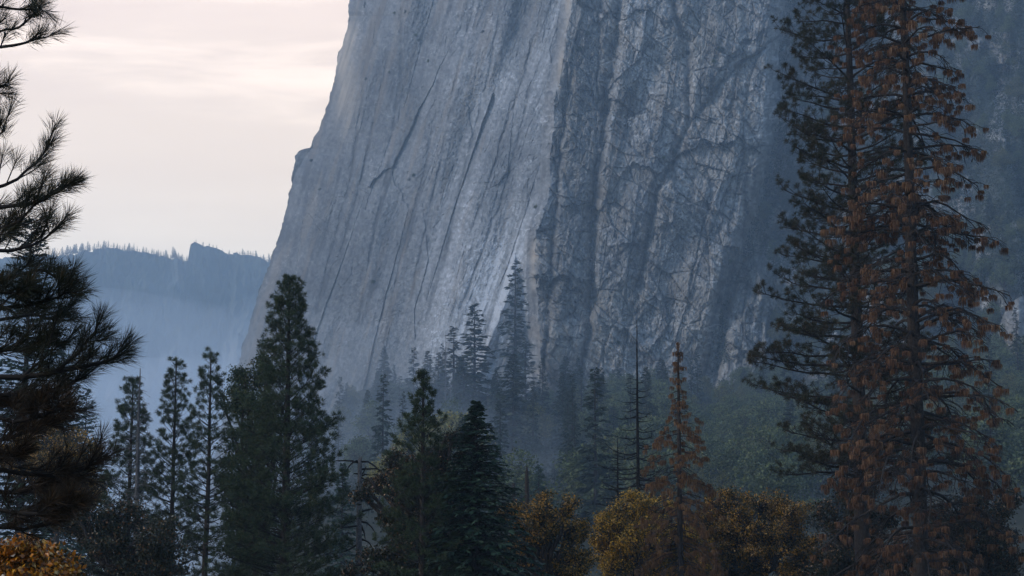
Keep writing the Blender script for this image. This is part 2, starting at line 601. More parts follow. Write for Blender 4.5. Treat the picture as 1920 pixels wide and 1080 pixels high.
def cliff_depth(px, py, detail=True):
    e = edge_px(py)
    w1 = (fbm(px / 70.0, py / 120.0, 3, 4) - 0.5)
    w2 = (fbm(px / 22.0 + 40, py / 30.0, 7, 4) - 0.5)
    b = np.interp(py, [p[0] for p in BUT], [p[1] for p in BUT]) + w1 * 16 + w2 * 7
    gl = np.interp(py, [p[0] for p in GUL], [p[1] for p in GUL]) + w1 * 24 + w2 * 8
    lean = 0.085 * (560 - py)
    d_e = np.maximum(px - e, 0)
    left = 905 + 0.34 * (1015 - px) + lean + 95 * np.exp(-d_e / 7.0) + 60 * np.exp(-d_e / 60.0)
    # broad undulations: vertical ribs and shallow bays
    cl = px + 0.30 * py
    left = left + (fbm(cl / 130.0, py / 420.0, 11, 3) - 0.5) * 46
    # smooth slab low on the left face leans back
    but = 858 - 0.01 * (px - 1060) + 0.9 * lean
    cb = px + 0.17 * py
    but = but + (fbm(cb / 95.0, py / 190.0, 13, 3) - 0.5) * 15
    wb = np.clip((px - b) / 19.0, 0, 1) ** 0.6
    Y = left + (but - left) * wb
    # the pinnacle leaning on the left face at the foot of the buttress
    ph = np.interp(py, [470, 490, 520, 560, 620, 700], [0, 6, 14, 24, 42, 60])
    pc = np.interp(py, [470, 520, 600, 700], [966, 962, 957, 946])
    pin = sstep(0, 1, (ph - np.abs(px - pc) + 10 * w2) / 15.0)
    Y = np.where(py > 470, Y + (-9 + (px - pc) * 0.40) * pin, Y)
    # gully and the broken slope to its right
    wg = sstep(-6, 26, px - gl)
    right = 892 - 0.30 * (px - 1400) + 0.26 * (560 - py) + (fbm(px / 90.0, py / 150.0, 17, 4) - 0.5) * 70
    ribp = np.interp(py, [430, 470, 560, 640, 760], [0, 18, 40, 50, 56])
    ribc = np.interp(py, [430, 560, 760], [1415, 1402, 1392])
    rib = sstep(0, 1, (ribp - np.abs(px - ribc)) / 14.0)
    right = right - 24 * rib
    r2p = np.interp(py, [250, 330, 460, 640], [0, 26, 50, 60])
    r2 = sstep(0, 1, (r2p - np.abs(px - np.interp(py, [250, 640], [1885, 1865]))) / 16.0)
    right = right - 40 * r2
    # rounded boulder-like buttress at the far right
    q = ((px - 1928) / 56.0) ** 2 + ((py - 640) / 86.0) ** 2
    right = right - 60 * np.sqrt(np.clip(1 - q, 0, 1)) - 12 * (q < 1)
    Y = Y + (right - Y) * wg + 14 * np.exp(-((px - gl) / 9.0) ** 2)
    for pts, w, d, st in CRACKS:
        cx = ipl(pts, py)
        ok = ~np.isnan(cx)
        cx = np.where(ok, cx, 0) + w1 * (4 if pts[0][0] < 1025 else 14) + w2 * (5 if pts[0][0] < 1025 else 12)
        dd = px - cx
        y0, y1 = min(p[1] for p in pts), max(p[1] for p in pts)
        fade = np.clip((py - y0) / 40.0, 0, 1) * np.clip((y1 - py) / 60.0, 0, 1)
        wid = w * (0.55 + 1.3 * fbm(px * 0 + cx[..., :] * 0 + st, py / 45.0, 23, 2))
        val = d * np.exp(-(dd / wid) ** 2) + st * np.tanh(dd / (w * 1.2)) * np.exp(-(dd / (w * 9.0)) ** 2)
        Y = Y + np.where(ok, val * fade * (0.38 if pts[0][0] < 1025 else 1.0), 0)
    if not detail:
        return Y
    # fracture plates, four sizes, sheared along the face's own joint direction
    k = 0.30 - 0.12 * sstep(980, 1060, px)
    c = px + k * py + 3 * w1 + 4 * w2
    pyw = py + 20 * w1 + 14 * w2
    isb = sstep(0, 30, px - b)
    m1 = sstep(0.46, 0.62, fbm(px / 50.0, py / 90.0, 155, 3))
    m2 = sstep(0.46, 0.62, fbm(px / 34.0 + 9, py / 50.0, 157, 3))
    D = 0
    for wx, wy, sd, A, gx, gy, mm in ((58, 210, 101, 2.6, 6, 5, m1), (23, 84, 111, 1.1, 2.8, 2.4, m2), (10.5, 34, 121, 0.6, 1.6, 1.5, m1), (4.6, 11, 131, 0.35, 1.0, 0.9, m2)):
        dz, bd = cells(c, pyw, wx, wy, sd, A, gx, gy)
        D = D + (dz + A * 0.6 * np.exp(-(bd / 0.05) ** 2) * mm * (0.3 + 0.7 * isb)) * (0.40 + 0.75 * isb)
    dz, bd = cells(px + 0.17 * py + 30 * w1, py + 50 * w2, 120, 120, 167, 5.0, 10, 16)
    D = D + dz * isb * (1 - 0.5 * wg)
    dz, bd = cells(px + 0.30 * py + 8 * w1, py + 50 * w2, 110, 460, 169, 1.6, 9, 5)
    D = D + dz * (1 - isb)
    # blocky, less aligned fracture of the buttress and the broken slope
    for wx, wy, sd, A, gx in ((44, 66, 143, 3.6, 7.0), (17, 22, 145, 1.7, 3.4), (7, 8, 147, 0.9, 2.0)):
        dz, bd = cells(px + 12 * w2, py + 16 * w1, wx, wy, sd, A, gx, gx)
        D = D + dz * (0.10 + 0.38 * isb * (0.45 + 0.55 * m2) + 0.3 * wg)
    # short diagonal flakes (steps that run up to the right)
    c2 = px * 0.75 + py * 0.66 + 14 * w1
    d2_ = py * 0.75 - px * 0.66
    dz, bd = cells(c2, d2_, 80, 34, 173, 2.8, 4.5, 6)
    D = D + (dz + 1.6 * np.exp(-(bd / 0.045) ** 2)) * isb
    for wx, wy, sd, A, gx, gy in ((34, 13, 141, 1.6, 1.6, 3.4), (15, 6, 149, 0.9, 0.9, 2.0)):
        dz, bd = cells(c2, d2_, wx, wy, sd, A, gx, gy)
        D = D + dz * sstep(0.4, 0.62, fbm(px / 60.0, py / 60.0, 151, 3)) * (0.3 + 0.85 * isb)
    # long hairline joints
    n = fbm(c / 15.0, py / 210.0, 161, 3)
    D = D + 0.8 * np.exp(-((n - 0.5) / 0.012) ** 2) * sstep(0.5, 0.66, fbm(px / 45.0, py / 80.0, 163, 3))
    n = fbm(c / 42.0, py / 380.0, 171, 3)
    D = D + (0.6 + 1.4 * isb) * np.exp(-((n - 0.52) / 0.008) ** 2) * sstep(0.42, 0.55, fbm(px / 120.0, py / 160.0, 165, 3))
    D = D + (fbm(px / 3.2, py / 4.0, 181, 3) - 0.5) * (1.0 + 0.3 * isb)
    rough = 0.9 + 0.25 * wg
    return Y + D * rough


def build_cliff():
    s = np.concatenate([np.linspace(0, 0.62, 880, endpoint=False), np.linspace(0.62, 1.0, 330)])
    py = np.concatenate([np.linspace(1130, 790, 60, endpoint=False), np.linspace(790, -40, 620, endpoint=False), -40 - np.linspace(0, 1, 60) ** 1.6 * 660])
    S, PY = np.meshgrid(s, py)
    e = edge_px(PY) + (fbm(PY / 26.0, PY * 0 + 1.7, 51, 4) - 0.5) * 9 + (fbm(PY / 7.0, PY * 0 + 5.1, 53, 3) - 0.5) * 4
    # leaning pinnacle on the skyline with its notch
    nl = -np.interp(PY, [277, 279, 283, 290, 300, 330, 345], [0, 11, 18, 18, 15, 7, 0]) * np.exp(-S * 42)
    PX = e + S * (2080 - e) + nl
    Y = cliff_depth(PX, PY)
    tx, tz = pdir(PX, PY)
    P = np.stack([tx * Y, Y, CAMZ + tz * Y], -1)
    # turn the left edge away from the view: the flank of the wall
    ext = []
    for dpx, dy in ((-1.5, 420), (0.5, 200), (1.6, 90), (1.4, 36), (0.7, 12)):
        p2 = PX[:, :1] + dpx - 1.2
        y2 = Y[:, :1] + dy
        a, b_ = pdir(p2, PY[:, :1])
        # straight back at constant height: recompute so z stays that of the edge
        base = P[:, :1]
        q = base.copy()
        q[..., 1] = base[..., 1] + dy
        q[..., 0] = base[..., 0] * (1 + dy / base[..., 1]) + dy * 0.02 + 0.15 * dy ** 0.5
        q[..., 2] = base[..., 2] - dy * 0.02
        ext.append(q)
    P = np.concatenate(ext + [P], axis=1)
    # summit plateau going back
    top = []
    last = P[-1:].copy()
    for dy in (8, 40, 160, 420):
        q = last.copy()
        q[..., 1] += dy
        q[..., 2] += 6 - dy * 0.03
        top.append(q)
    P = np.concatenate([P] + top, axis=0)
    # --- the stone's tone: stains, veins, fresh scars, painted crack shade (vertex attribute)
    px, pyy = PX, PY
    b = np.interp(pyy, [p[0] for p in BUT], [p[1] for p in BUT])
    kk = 0.30 - 0.12 * sstep(980, 1060, px)
    c = px + kk * pyy
    big = fbm(px / 120.0, pyy / 160.0, 201, 4) - 0.5
    streak = fbm(c / 7.0, pyy / 190.0, 211, 4) - 0.5
    fine = fbm(px / 5.0, pyy / 6.0, 221, 4) - 0.5
    tone = 0.5 + (0.6 - 0.3 * (px > b)) * big + (0.42 - 0.1 * (px > b)) * streak + (0.55 + 0.15 * (px > b)) * fine
    # pale dikes: thin meandering veins
    v1 = fbm(px / 60.0 + 0.35 * pyy / 60, pyy / 46.0, 231, 5)
    v2 = fbm(px / 34.0, pyy / 30.0 + 7, 241, 5)
    msk = sstep(0.44, 0.62, fbm(px / 70.0, pyy / 70.0, 251, 3))
    vein = np.exp(-((v1 - 0.5) / 0.006) ** 2) * msk + 0.8 * np.exp(-((v2 - 0.47) / 0.007) ** 2) * sstep(0.45, 0.6, fbm(px / 50.0, pyy / 90.0, 261, 3))
    # fractured pale patches low on the right of the buttress and on the gully lip
    for qx, qy, rx, ry in ((1320, 620, 30, 34), (1440, 200, 34, 60), (1490, 90, 30, 50), (1330, 660, 26, 30)):
        w = np.exp(-((px - qx) / rx) ** 2 - ((pyy - qy) / ry) ** 2)
        vein = vein + 0.9 * w * (np.exp(-((v2 - 0.5) / 0.02) ** 2) + np.exp(-((v1 - 0.53) / 0.02) ** 2))
    tone = tone + (0.42 + 0.18 * (px > b)) * np.clip(vein, 0, 1.2)
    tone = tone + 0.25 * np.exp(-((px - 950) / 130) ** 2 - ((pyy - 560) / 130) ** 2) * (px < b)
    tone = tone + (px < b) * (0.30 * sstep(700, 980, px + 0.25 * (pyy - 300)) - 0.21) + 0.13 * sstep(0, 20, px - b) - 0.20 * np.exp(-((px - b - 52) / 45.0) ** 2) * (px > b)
    # shade of the open cracks and joints put into the stone's colour
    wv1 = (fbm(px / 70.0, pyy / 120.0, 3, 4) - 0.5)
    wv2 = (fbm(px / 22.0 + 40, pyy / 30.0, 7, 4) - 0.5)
    crack_shade = np.zeros_like(tone)
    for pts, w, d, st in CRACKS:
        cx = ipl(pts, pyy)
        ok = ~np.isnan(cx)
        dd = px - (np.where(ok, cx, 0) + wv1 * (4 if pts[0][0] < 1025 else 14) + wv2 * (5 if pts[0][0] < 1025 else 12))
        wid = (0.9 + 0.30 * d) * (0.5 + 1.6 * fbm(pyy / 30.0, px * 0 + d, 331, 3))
        crack_shade = np.maximum(crack_shade, np.where(ok, np.exp(-(dd / wid) ** 2) * sstep(0.30, 0.55, fbm(pyy / 24.0, px * 0 + st * 3, 333, 3)), 0))
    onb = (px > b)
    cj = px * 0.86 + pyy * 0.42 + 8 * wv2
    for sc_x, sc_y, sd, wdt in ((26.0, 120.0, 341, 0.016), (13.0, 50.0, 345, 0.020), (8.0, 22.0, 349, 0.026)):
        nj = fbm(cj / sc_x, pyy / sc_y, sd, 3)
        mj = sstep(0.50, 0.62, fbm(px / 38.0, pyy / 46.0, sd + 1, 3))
        crack_shade = np.maximum(crack_shade, np.exp(-((nj - 0.5) / wdt) ** 2) * mj * (0.30 + 0.40 * onb))
    tone = tone - (0.38 + 0.10 * onb) * crack_shade
    spk = vnoise(px / 2.2, pyy / 2.6, 351)
    tone = tone + (spk - 0.5) * (0.16 + 0.04 * onb)
    # dark lichen and water streaks under ledges
    wet = sstep(0.60, 0.74, fbm(c / 16.0, pyy / 260.0, 271, 4)) * sstep(0.45, 0.6, fbm(px / 90.0, pyy / 120.0, 281, 3))
    tone = tone - 0.35 * wet
    cream = np.zeros_like(tone)
    for qx, qy, rx, ry in ((1066, 10, 7, 60), (1000, 505, 6, 40), (1003, 470, 8, 20), (655, 65, 16, 26), (650, 190, 22, 60), (640, 110, 20, 40), (1003, 697, 7, 4), (1045, 640, 20, 40), (1130, 640, 30, 70), (1052, 130, 5, 40), (1280, 20, 6, 40), (1385, 20, 12, 30)):
        cream = cream + np.exp(-((px - qx) / rx) ** 2 - ((pyy - qy) / ry) ** 2) * (0.1 + 1.1 * fbm(c / 4.0, pyy / 60.0, 291, 3))
    warm = 0.75 * sstep(0, 40, px - b) * (0.5 + fbm(px / 60.0, pyy / 80.0, 321, 3))
    rust = sstep(0.56, 0.72, fbm(c / 12.0, pyy / 130.0, 301, 4)) * 0.7
    outc = np.exp(-(((px - 1928) / 60.0) ** 4 + ((pyy - 640) / 90.0) ** 4)) + np.exp(-(((px - 1400) / 48.0) ** 4 + ((pyy - 600) / 120.0) ** 4)) * 0.8
    moss = sstep(0.30, 0.50, fbm(px / 40.0, pyy / 40.0, 311, 4)) * (1 - np.clip(outc, 0, 1)) * sstep(0, 60, px - np.interp(pyy, [p[0] for p in GUL], [p[1] for p in GUL]))
    ne, nt_ = len(ext), len(top)
    full = lambda A: np.pad(A, ((0, nt_), (ne, 0)), mode='edge')
    m, nt, bs = mat_base('granite', 0.88, 0.25)
    L = nt.links.new
    def attr(n):
        a = nt.nodes.new('ShaderNodeAttribute')
        a.attribute_name = n
        return a
    tcn = nt.nodes.new('ShaderNodeTexCoord')
    nz = nt.nodes.new('ShaderNodeTexNoise')
    nz.inputs['Scale'].default_value = 0.7
    nz.inputs['Detail'].default_value = 7
    nz.inputs['Roughness'].default_value = 0.7
    mpn = nt.nodes.new('ShaderNodeMapping')
    mpn.inputs['Scale'].default_value = (1, 1, 0.5)
    L(tcn.outputs['Object'], mpn.inputs['Vector'])
    L(mpn.outputs[0], nz.inputs['Vector'])
    ma = nt.nodes.new('ShaderNodeMath'); ma.operation = 'MULTIPLY_ADD'
    L(nz.outputs['Fac'], ma.inputs[0]); ma.inputs[1].default_value = 0.6
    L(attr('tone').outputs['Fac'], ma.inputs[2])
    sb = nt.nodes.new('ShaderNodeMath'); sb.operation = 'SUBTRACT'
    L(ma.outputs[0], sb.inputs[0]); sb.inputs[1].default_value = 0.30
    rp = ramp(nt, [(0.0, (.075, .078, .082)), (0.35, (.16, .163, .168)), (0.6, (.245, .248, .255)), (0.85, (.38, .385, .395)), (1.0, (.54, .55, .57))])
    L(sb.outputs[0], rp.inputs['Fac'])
    def mixc(fac, a, col):
        mx = nt.nodes.new('ShaderNodeMix'); mx.data_type = 'RGBA'
        L(fac, mx.inputs[0]); L(a, mx.inputs[6]); mx.inputs[7].default_value = (*col, 1)
        return mx.outputs[2]
    def scaled(a, k):
        q = nt.nodes.new('ShaderNodeMath'); q.operation = 'MULTIPLY'; q.use_clamp = True
        L(a, q.inputs[0]); q.inputs[1].default_value = k
        return q.outputs[0]
    col0 = nt.nodes.new('ShaderNodeMix'); col0.data_type = 'RGBA'; col0.blend_type = 'MULTIPLY'
    L(scaled(attr('warm').outputs['Fac'], 0.8), col0.inputs[0]); L(rp.outputs['Color'], col0.inputs[6]); col0.inputs[7].default_value = (1.0, .88, .72, 1)
    col = mixc(scaled(attr('rust').outputs['Fac'], 0.5), col0.outputs[2], (.25, .20, .15))
    col = mixc(scaled(attr('cream').outputs['Fac'], 0.75), col, (.50, .42, .33))
    col = mixc(scaled(attr('moss').outputs['Fac'], 0.85), col, (.030, .040, .028))
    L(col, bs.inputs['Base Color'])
    bp = nt.nodes.new('ShaderNodeBump')
    bp.inputs['Strength'].default_value = 0.8
    bp.inputs['Distance'].default_value = 0.9
    L(nz.outputs['Fac'], bp.inputs['Height'])
    L(bp.outputs[0], bs.inputs['Normal'])
    o = grid_geo(P).build('granite_cliff', m, smooth=False)
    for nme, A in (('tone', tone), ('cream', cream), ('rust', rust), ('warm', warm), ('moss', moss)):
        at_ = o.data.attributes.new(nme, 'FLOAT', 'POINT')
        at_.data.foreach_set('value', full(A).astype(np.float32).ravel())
    tag(o, 'huge grey granite cliff with a buttress, cracks and pale scars', 'cliff', None, 'structure')


build_cliff()


def on_cliff(px, py, fwd=0.5):
    """a point on the cliff face seen at that place"""
    Y = float(cliff_depth(np.array([[float(px)]]), np.array([[float(py)]]), True)[0, 0]) - fwd
    return at(px, py, Y)
# ------------------------------------------------------------------ tree materials
M_BARK = bark_mat('pine_bark', (.018, .014, .012), (.075, .055, .042), 5.0)
M_BARK_GREY = bark_mat('dead_wood', (0.0520, 0.0468, 0.0442), (0.2210, 0.2015, 0.1885), 7.0)
M_BARK_PALE = bark_mat('bleached_wood', (.22, .20, .19), (.5, .47, .45), 7.0)
M_TWIG = mat_base('twig_wood', 0.9, 0.15)[0]
M_TWIG.node_tree.nodes['Principled BSDF'].inputs['Base Color'].default_value = (.03, .024, .02, 1)
M_SNAG = mat_base('weathered_dark_wood', 0.9, 0.15)[0]
M_SNAG.node_tree.nodes['Principled BSDF'].inputs['Base Color'].default_value = (.014, .012, .011, 1)
M_NEEDLE = leaf_mat('pine_needles', [(0, (0.0128, 0.0261, 0.0121)), (0.5, (0.0432, 0.0651, 0.0266)), (0.85, (0.0809, 0.1018, 0.0387)), (1, (0.1295, 0.1108, 0.0425))], 0.5, 0.2, (0.7, 0.2))
M_NEEDLE_OLIVE = leaf_mat('pine_needles_turning', [(0, (0.0131, 0.0194, 0.0092)), (0.45, (0.0319, 0.0389, 0.0154)), (0.75, (0.0656, 0.0539, 0.0206)), (1, (0.1219, 0.0646, 0.0227))], 0.5, 0.2, (0.8, 0.35))
M_NEEDLE_NEAR = leaf_mat('long_pine_needles', [(0, (0.0105, 0.0138, 0.0069)), (0.6, (0.0260, 0.0294, 0.0120)), (0.9, (0.0519, 0.0388, 0.0173)), (1, (0.1036, 0.0605, 0.0260))], 0.5, 0.08, None, 0.15)
M_NEEDLE_NEARB = leaf_mat('browning_pine_needles', [(0, (0.0133, 0.0105, 0.0068)), (0.5, (0.0299, 0.0201, 0.0105)), (0.9, (0.0595, 0.0300, 0.0135)), (1, (0.1323, 0.0750, 0.0300))], 0.5, 0.08, None, 0.15)
M_DEAD = leaf_mat('dead_needles', [(0, (.05, .024, .012)), (0.4, (.14, .060, .026)), (0.8, (.25, .115, .048)), (1, (.38, .22, .11))], 0.55, 0.15, (0.25, 0.55))
M_DEAD_DARK = leaf_mat('old_dead_needles', [(0, (0.0810, 0.0351, 0.0162)), (0.5, (0.1755, 0.0810, 0.0338)), (1, (0.3645, 0.1890, 0.0675))], 0.55, 0.2, (0.6, 0.25))
M_FIR = leaf_mat('fir_needles', [(0, (0.0139, 0.0312, 0.0191)), (0.5, (0.0300, 0.0595, 0.0328)), (1, (0.0578, 0.0922, 0.0464))], 0.55, 0.15, (0.3, 0.2))
M_FAR = leaf_mat('far_conifer_needles', [(0, (0.0144, 0.0240, 0.0156)), (0.5, (0.0360, 0.0504, 0.0288)), (1, (0.0720, 0.0864, 0.0432))], 0.6, 0.15, (0.15, 0.3))
M_UNDER = leaf_mat('undergrowth_leaves', [(0, (.010, .014, .008)), (0.6, (.022, .03, .014)), (1, (.05, .055, .024))], 0.6, 0.1, (0.1, 0.3))
M_OAK_DARK = leaf_mat('dark_oak_leaves', [(0, (0.0096, 0.0132, 0.0060)), (0.6, (0.0288, 0.0312, 0.0120)), (0.84, (0.0660, 0.0504, 0.0168)), (0.95, (0.2040, 0.0780, 0.0216)), (1, (0.4080, 0.2400, 0.1200))], 0.32, 0.12, (0.55, 0.2), 0.3)
M_OAK_RUST = leaf_mat('rusty_oak_leaves', [(0, (0.0144, 0.0192, 0.0077)), (0.42, (0.0540, 0.0504, 0.0132)), (0.66, (0.2400, 0.1260, 0.0176)), (0.93, (0.6000, 0.2820, 0.0264)), (1, (0.6240, 0.3600, 0.1100))], 0.35, 0.3, (0.45, 0.5), 0.35)
M_OAK_ORANGE = leaf_mat('orange_oak_leaves', [(0, (0.0208, 0.0247, 0.0077)), (0.40, (0.1105, 0.0858, 0.0143)), (0.72, (0.4940, 0.2535, 0.0220)), (1, (0.7800, 0.4420, 0.0550))], 0.4, 0.3, (0.5, 0.5), 0.3)
M_OAK_FAR = leaf_mat('far_oak_leaves', [(0, (0.0376, 0.0516, 0.0235)), (0.5, (0.0986, 0.1221, 0.0470)), (1, (0.1998, 0.2114, 0.0799))], 0.6, 0.2, (0.16, 0.3))
M_OAK_OLIVE = leaf_mat('olive_far_leaves', [(0, (0.0449, 0.0478, 0.0179)), (0.5, (0.1196, 0.1196, 0.0389)), (1, (0.2242, 0.1943, 0.0598))], 0.6, 0.2, (0.16, 0.3))
M_OAK_YELLOW = leaf_mat('yellow_far_leaves', [(0, (.09, .085, .025)), (0.5, (.26, .22, .055)), (1, (.42, .34, .09))], 0.6, 0.3, (0.2, 0.3))
M_BUSH = leaf_mat('orange_bush_leaves', [(0, (0.0488, 0.0423, 0.0101)), (0.35, (0.1788, 0.0725, 0.0115)), (0.65, (0.6500, 0.2053, 0.0130)), (0.9, (0.8000, 0.3622, 0.0216)), (1, (0.8000, 0.6279, 0.3024))], 0.3, 0.35, (1.5, 0.25), 0.6)

UP = np.array([0, 0, 1.0])


def unit(v):
    return v / (np.linalg.norm(v, axis=-1, keepdims=True) + 1e-9)


def basis(D, rng):
    r = rng.normal(size=D.shape)
    e1 = unit(np.cross(D, r))
    return e1, np.cross(D, e1)


def tuft(geo, P, D, m, Ln, w, rng, ang=(12, 75), brush=0.1, droop=0.0):
    """m needles radiating around each twig tip P along D"""
    P = np.repeat(np.asarray(P, float), m, axis=0)
    D = np.repeat(unit(np.asarray(D, float)), m, axis=0)
    n = len(P)
    if n == 0:
        return
    th = np.radians(rng.uniform(ang[0], ang[1], n))[:, None]
    e1, e2 = basis(D, rng)
    d = D * np.cos(th) + e1 * np.sin(th)
    d[:, 2] -= droop * rng.uniform(0.5, 1.2, n)
    d = unit(d)
    base = P - D * (brush * rng.random(n))[:, None]
    wv = unit(np.cross(d, rng.normal(size=d.shape))) * (w * 0.5)
    tip = base + d * (Ln * rng.uniform(0.7, 1.12, n))[:, None]
    mid = base + d * (Ln * 0.45)
    V = np.stack([base, mid + wv, tip, mid - wv], axis=1)
    i = np.arange(n * 4).reshape(n, 4)
    geo.add(V, i)


def mop(geo, P, m, Ln, rad, w, rng):
    """a hanging bunch of dead needles: out from the twig tip, then down"""
    P = np.repeat(np.asarray(P, float), m, axis=0)
    n = len(P)
    if n == 0:
        return
    a = rng.uniform(0, 2 * np.pi, n)
    out = np.stack([np.cos(a), np.sin(a), np.zeros(n)], -1)
    r = rad * np.sqrt(rng.uniform(0.1, 1, n))[:, None]
    mid = P + out * r + UP * (rng.uniform(-0.32, 0.02, n) * Ln)[:, None]
    tip = mid + out * r * rng.uniform(-0.15, 0.2, n)[:, None] - UP * (Ln * rng.uniform(0.45, 0.8, n))[:, None]
    wv = unit(np.cross(tip - P, rng.normal(size=P.shape))) * (w * 0.5)
    V = np.stack([P, mid + wv, tip, mid - wv], axis=1)
    geo.add(V, np.arange(n * 4).reshape(n, 4))


def leaves(geo, Pc, m, sig, size, rng, flat=0.6):
    """m leaves around each cluster centre"""
    P = np.repeat(np.asarray(Pc, float), m, axis=0)
    n = len(P)
    P = P + rng.normal(size=(n, 3)) * sig * np.array([1, 1, 0.75])
    d = unit(rng.normal(size=(n, 3)) + np.array([0, 0, -0.3]))
    s = unit(np.cross(d, rng.normal(size=(n, 3))))
    L_ = (size * rng.uniform(0.65, 1.25, n))[:, None]
    wd = s * L_ * 0.36
    nrm = np.cross(d, s)
    mid = P + d * L_ * 0.45 + nrm * L_ * 0.08
    V = np.stack([P, mid + wd, P + d * L_, mid - wd], axis=1)
    geo.add(V, np.arange(n * 4).reshape(n, 4))


def curve_branch(p0, az, L_, e0, e1, k, rng, wob=0.06):
    """polyline from p0 with azimuth az, elevation from e0 to e1 (radians)"""
    s = np.linspace(0, 1, k)
    el = e0 + (e1 - e0) * s
    a = az + np.cumsum(rng.normal(size=k)) * wob
    el = el + rng.normal(size=k) * wob * 1.5
    step = L_ / (k - 1)
    d = np.stack([np.cos(el) * np.sin(a), np.cos(el) * np.cos(a), np.sin(el)], -1)
    P = np.empty((k, 3))
    P[0] = p0
    P[1:] = p0 + np.cumsum((d[:-1] + d[1:]) * 0.5, axis=0) * step
    return P


class Branch:
    pass


def twigged(P, r0, rng, dens, tl, smin=0.25, spread=(35, 65), up=0.1, lift=0.3, mids=0, twr=0.28):
    """add twigs left and right of branch P; returns Branch with twigs and tuft spots"""
    b = Branch()
    b.P = P
    k = len(P)
    b.R = r0 * np.linspace(1, 0.22, k)
    Lb = np.linalg.norm(np.diff(P, axis=0), axis=1).sum()
    n = max(1, int(Lb * dens))
    s = np.sort(smin + (1 - smin) * rng.random(n) ** 0.8)
    f = s * (k - 1)
    i = np.minimum(f.astype(int), k - 2)
    fr = (f - i)[:, None]
    q = P[i] * (1 - fr) + P[i + 1] * fr
    t = unit(P[i + 1] - P[i])
    side = unit(np.cross(t, UP))
    sg = np.where(np.arange(n) % 2 == 0, 1, -1)[:, None]
    an = np.radians(rng.uniform(*spread, n))[:, None]
    d = t * np.cos(an) + side * sg * np.sin(an) + UP * (up + rng.normal(size=(n, 1)) * 0.22)
    d = unit(d)
    l = (tl * (1.15 - 0.65 * s) * rng.uniform(0.55, 1.25, n) * min(1.0, 0.35 + Lb * 0.4))[:, None]
    m_ = q + d * l * 0.55
    d2 = unit(d + UP * lift * rng.uniform(0.3, 1.4, (n, 1)))
    e = m_ + d2 * l * 0.5
    b.T = np.stack([q, m_, e], 1)
    b.TR = np.stack([np.full(n, r0 * twr), np.full(n, r0 * twr * 0.7), np.full(n, r0 * twr * 0.5)], 1)
    TP, TD = [e, P[-1:]], [d2, unit(P[-1:] - P[-2:-1])]
    if mids:
        for _ in range(mids):
            fr = rng.uniform(0.35, 0.9, (n, 1))
            bp = q + (e - q) * fr
            dd = unit(d + rng.normal(size=(n, 3)) * 0.5 + UP * lift)
            ee = bp + dd * l * rng.uniform(0.2, 0.5, (n, 1))
            b.T = np.concatenate([b.T, np.stack([bp, (bp + ee) / 2, ee], 1)])
            b.TR = np.concatenate([b.TR, np.full((n, 3), r0 * twr * 0.46)])
            TP.append(ee)
            TD.append(dd)
    b.TP, b.TD = np.concatenate(TP), np.concatenate(TD)
    return b


def pine_branches(rng, H, z0, z1, radf, gap, nper, e0f, e1f, dens, tl, r0f, bw=0.06, **kw):
    """whorls of branches between z0 and z1; functions of t = 0 (low) .. 1 (top)"""
    out = []
    z = z0
    ph = rng.uniform(0, 6.28)
    while z < z1:
        t = (z - z0) / max(z1 - z0, 1e-6)
        n = nper if isinstance(nper, int) else rng.integers(nper[0], nper[1] + 1)
        for j in range(n):
            az = ph + j * 2 * np.pi / n + rng.normal() * 0.35
            L_ = radf(t) * rng.uniform(0.62, 1.12)
            P = curve_branch(np.array([0, 0, z + rng.normal() * 0.1]), az, L_, e0f(t) + rng.normal() * 0.1, e1f(t) + rng.normal() * 0.16, 7, rng, bw)
            out.append(twigged(P, r0f(t), rng, dens, tl, **kw))
        ph += 2.4
        z += gap * rng.uniform(0.7, 1.3)
    return out


def trunk_geo(H, r0, rng, z_from=-0.4, top=0.02, lean=0.0, sides=10, k=22, power=0.8, wob=0.05):
    z = np.linspace(z_from, H, k)
    t = np.clip(z / H, 0, 1)
    w = np.cumsum(rng.normal(size=(k, 2)), axis=0) * wob * 0.25
    w -= w[:1]
    w *= (1 - t[:, None] * 0.6)
    w -= np.outer(t, w[-1])
    P = np.stack([w[:, 0] + lean * t, w[:, 1], z], -1)
    Rr = top + (r0 - top) * (1 - t) ** power
    Rr[0] *= 1.25
    g = Geo()
    g.tubes(P, Rr, sides)
    return g, P


def follow(branches, TP):
    """shift branches so that they start on the wavy trunk"""
    for b in branches:
        z = b.P[0, 2]
        off = np.array([np.interp(z, TP[:, 2], TP[:, 0]), np.interp(z, TP[:, 2], TP[:, 1]), 0])
        b.P = b.P + off
        b.T = b.T + off
        b.TP = b.TP + off


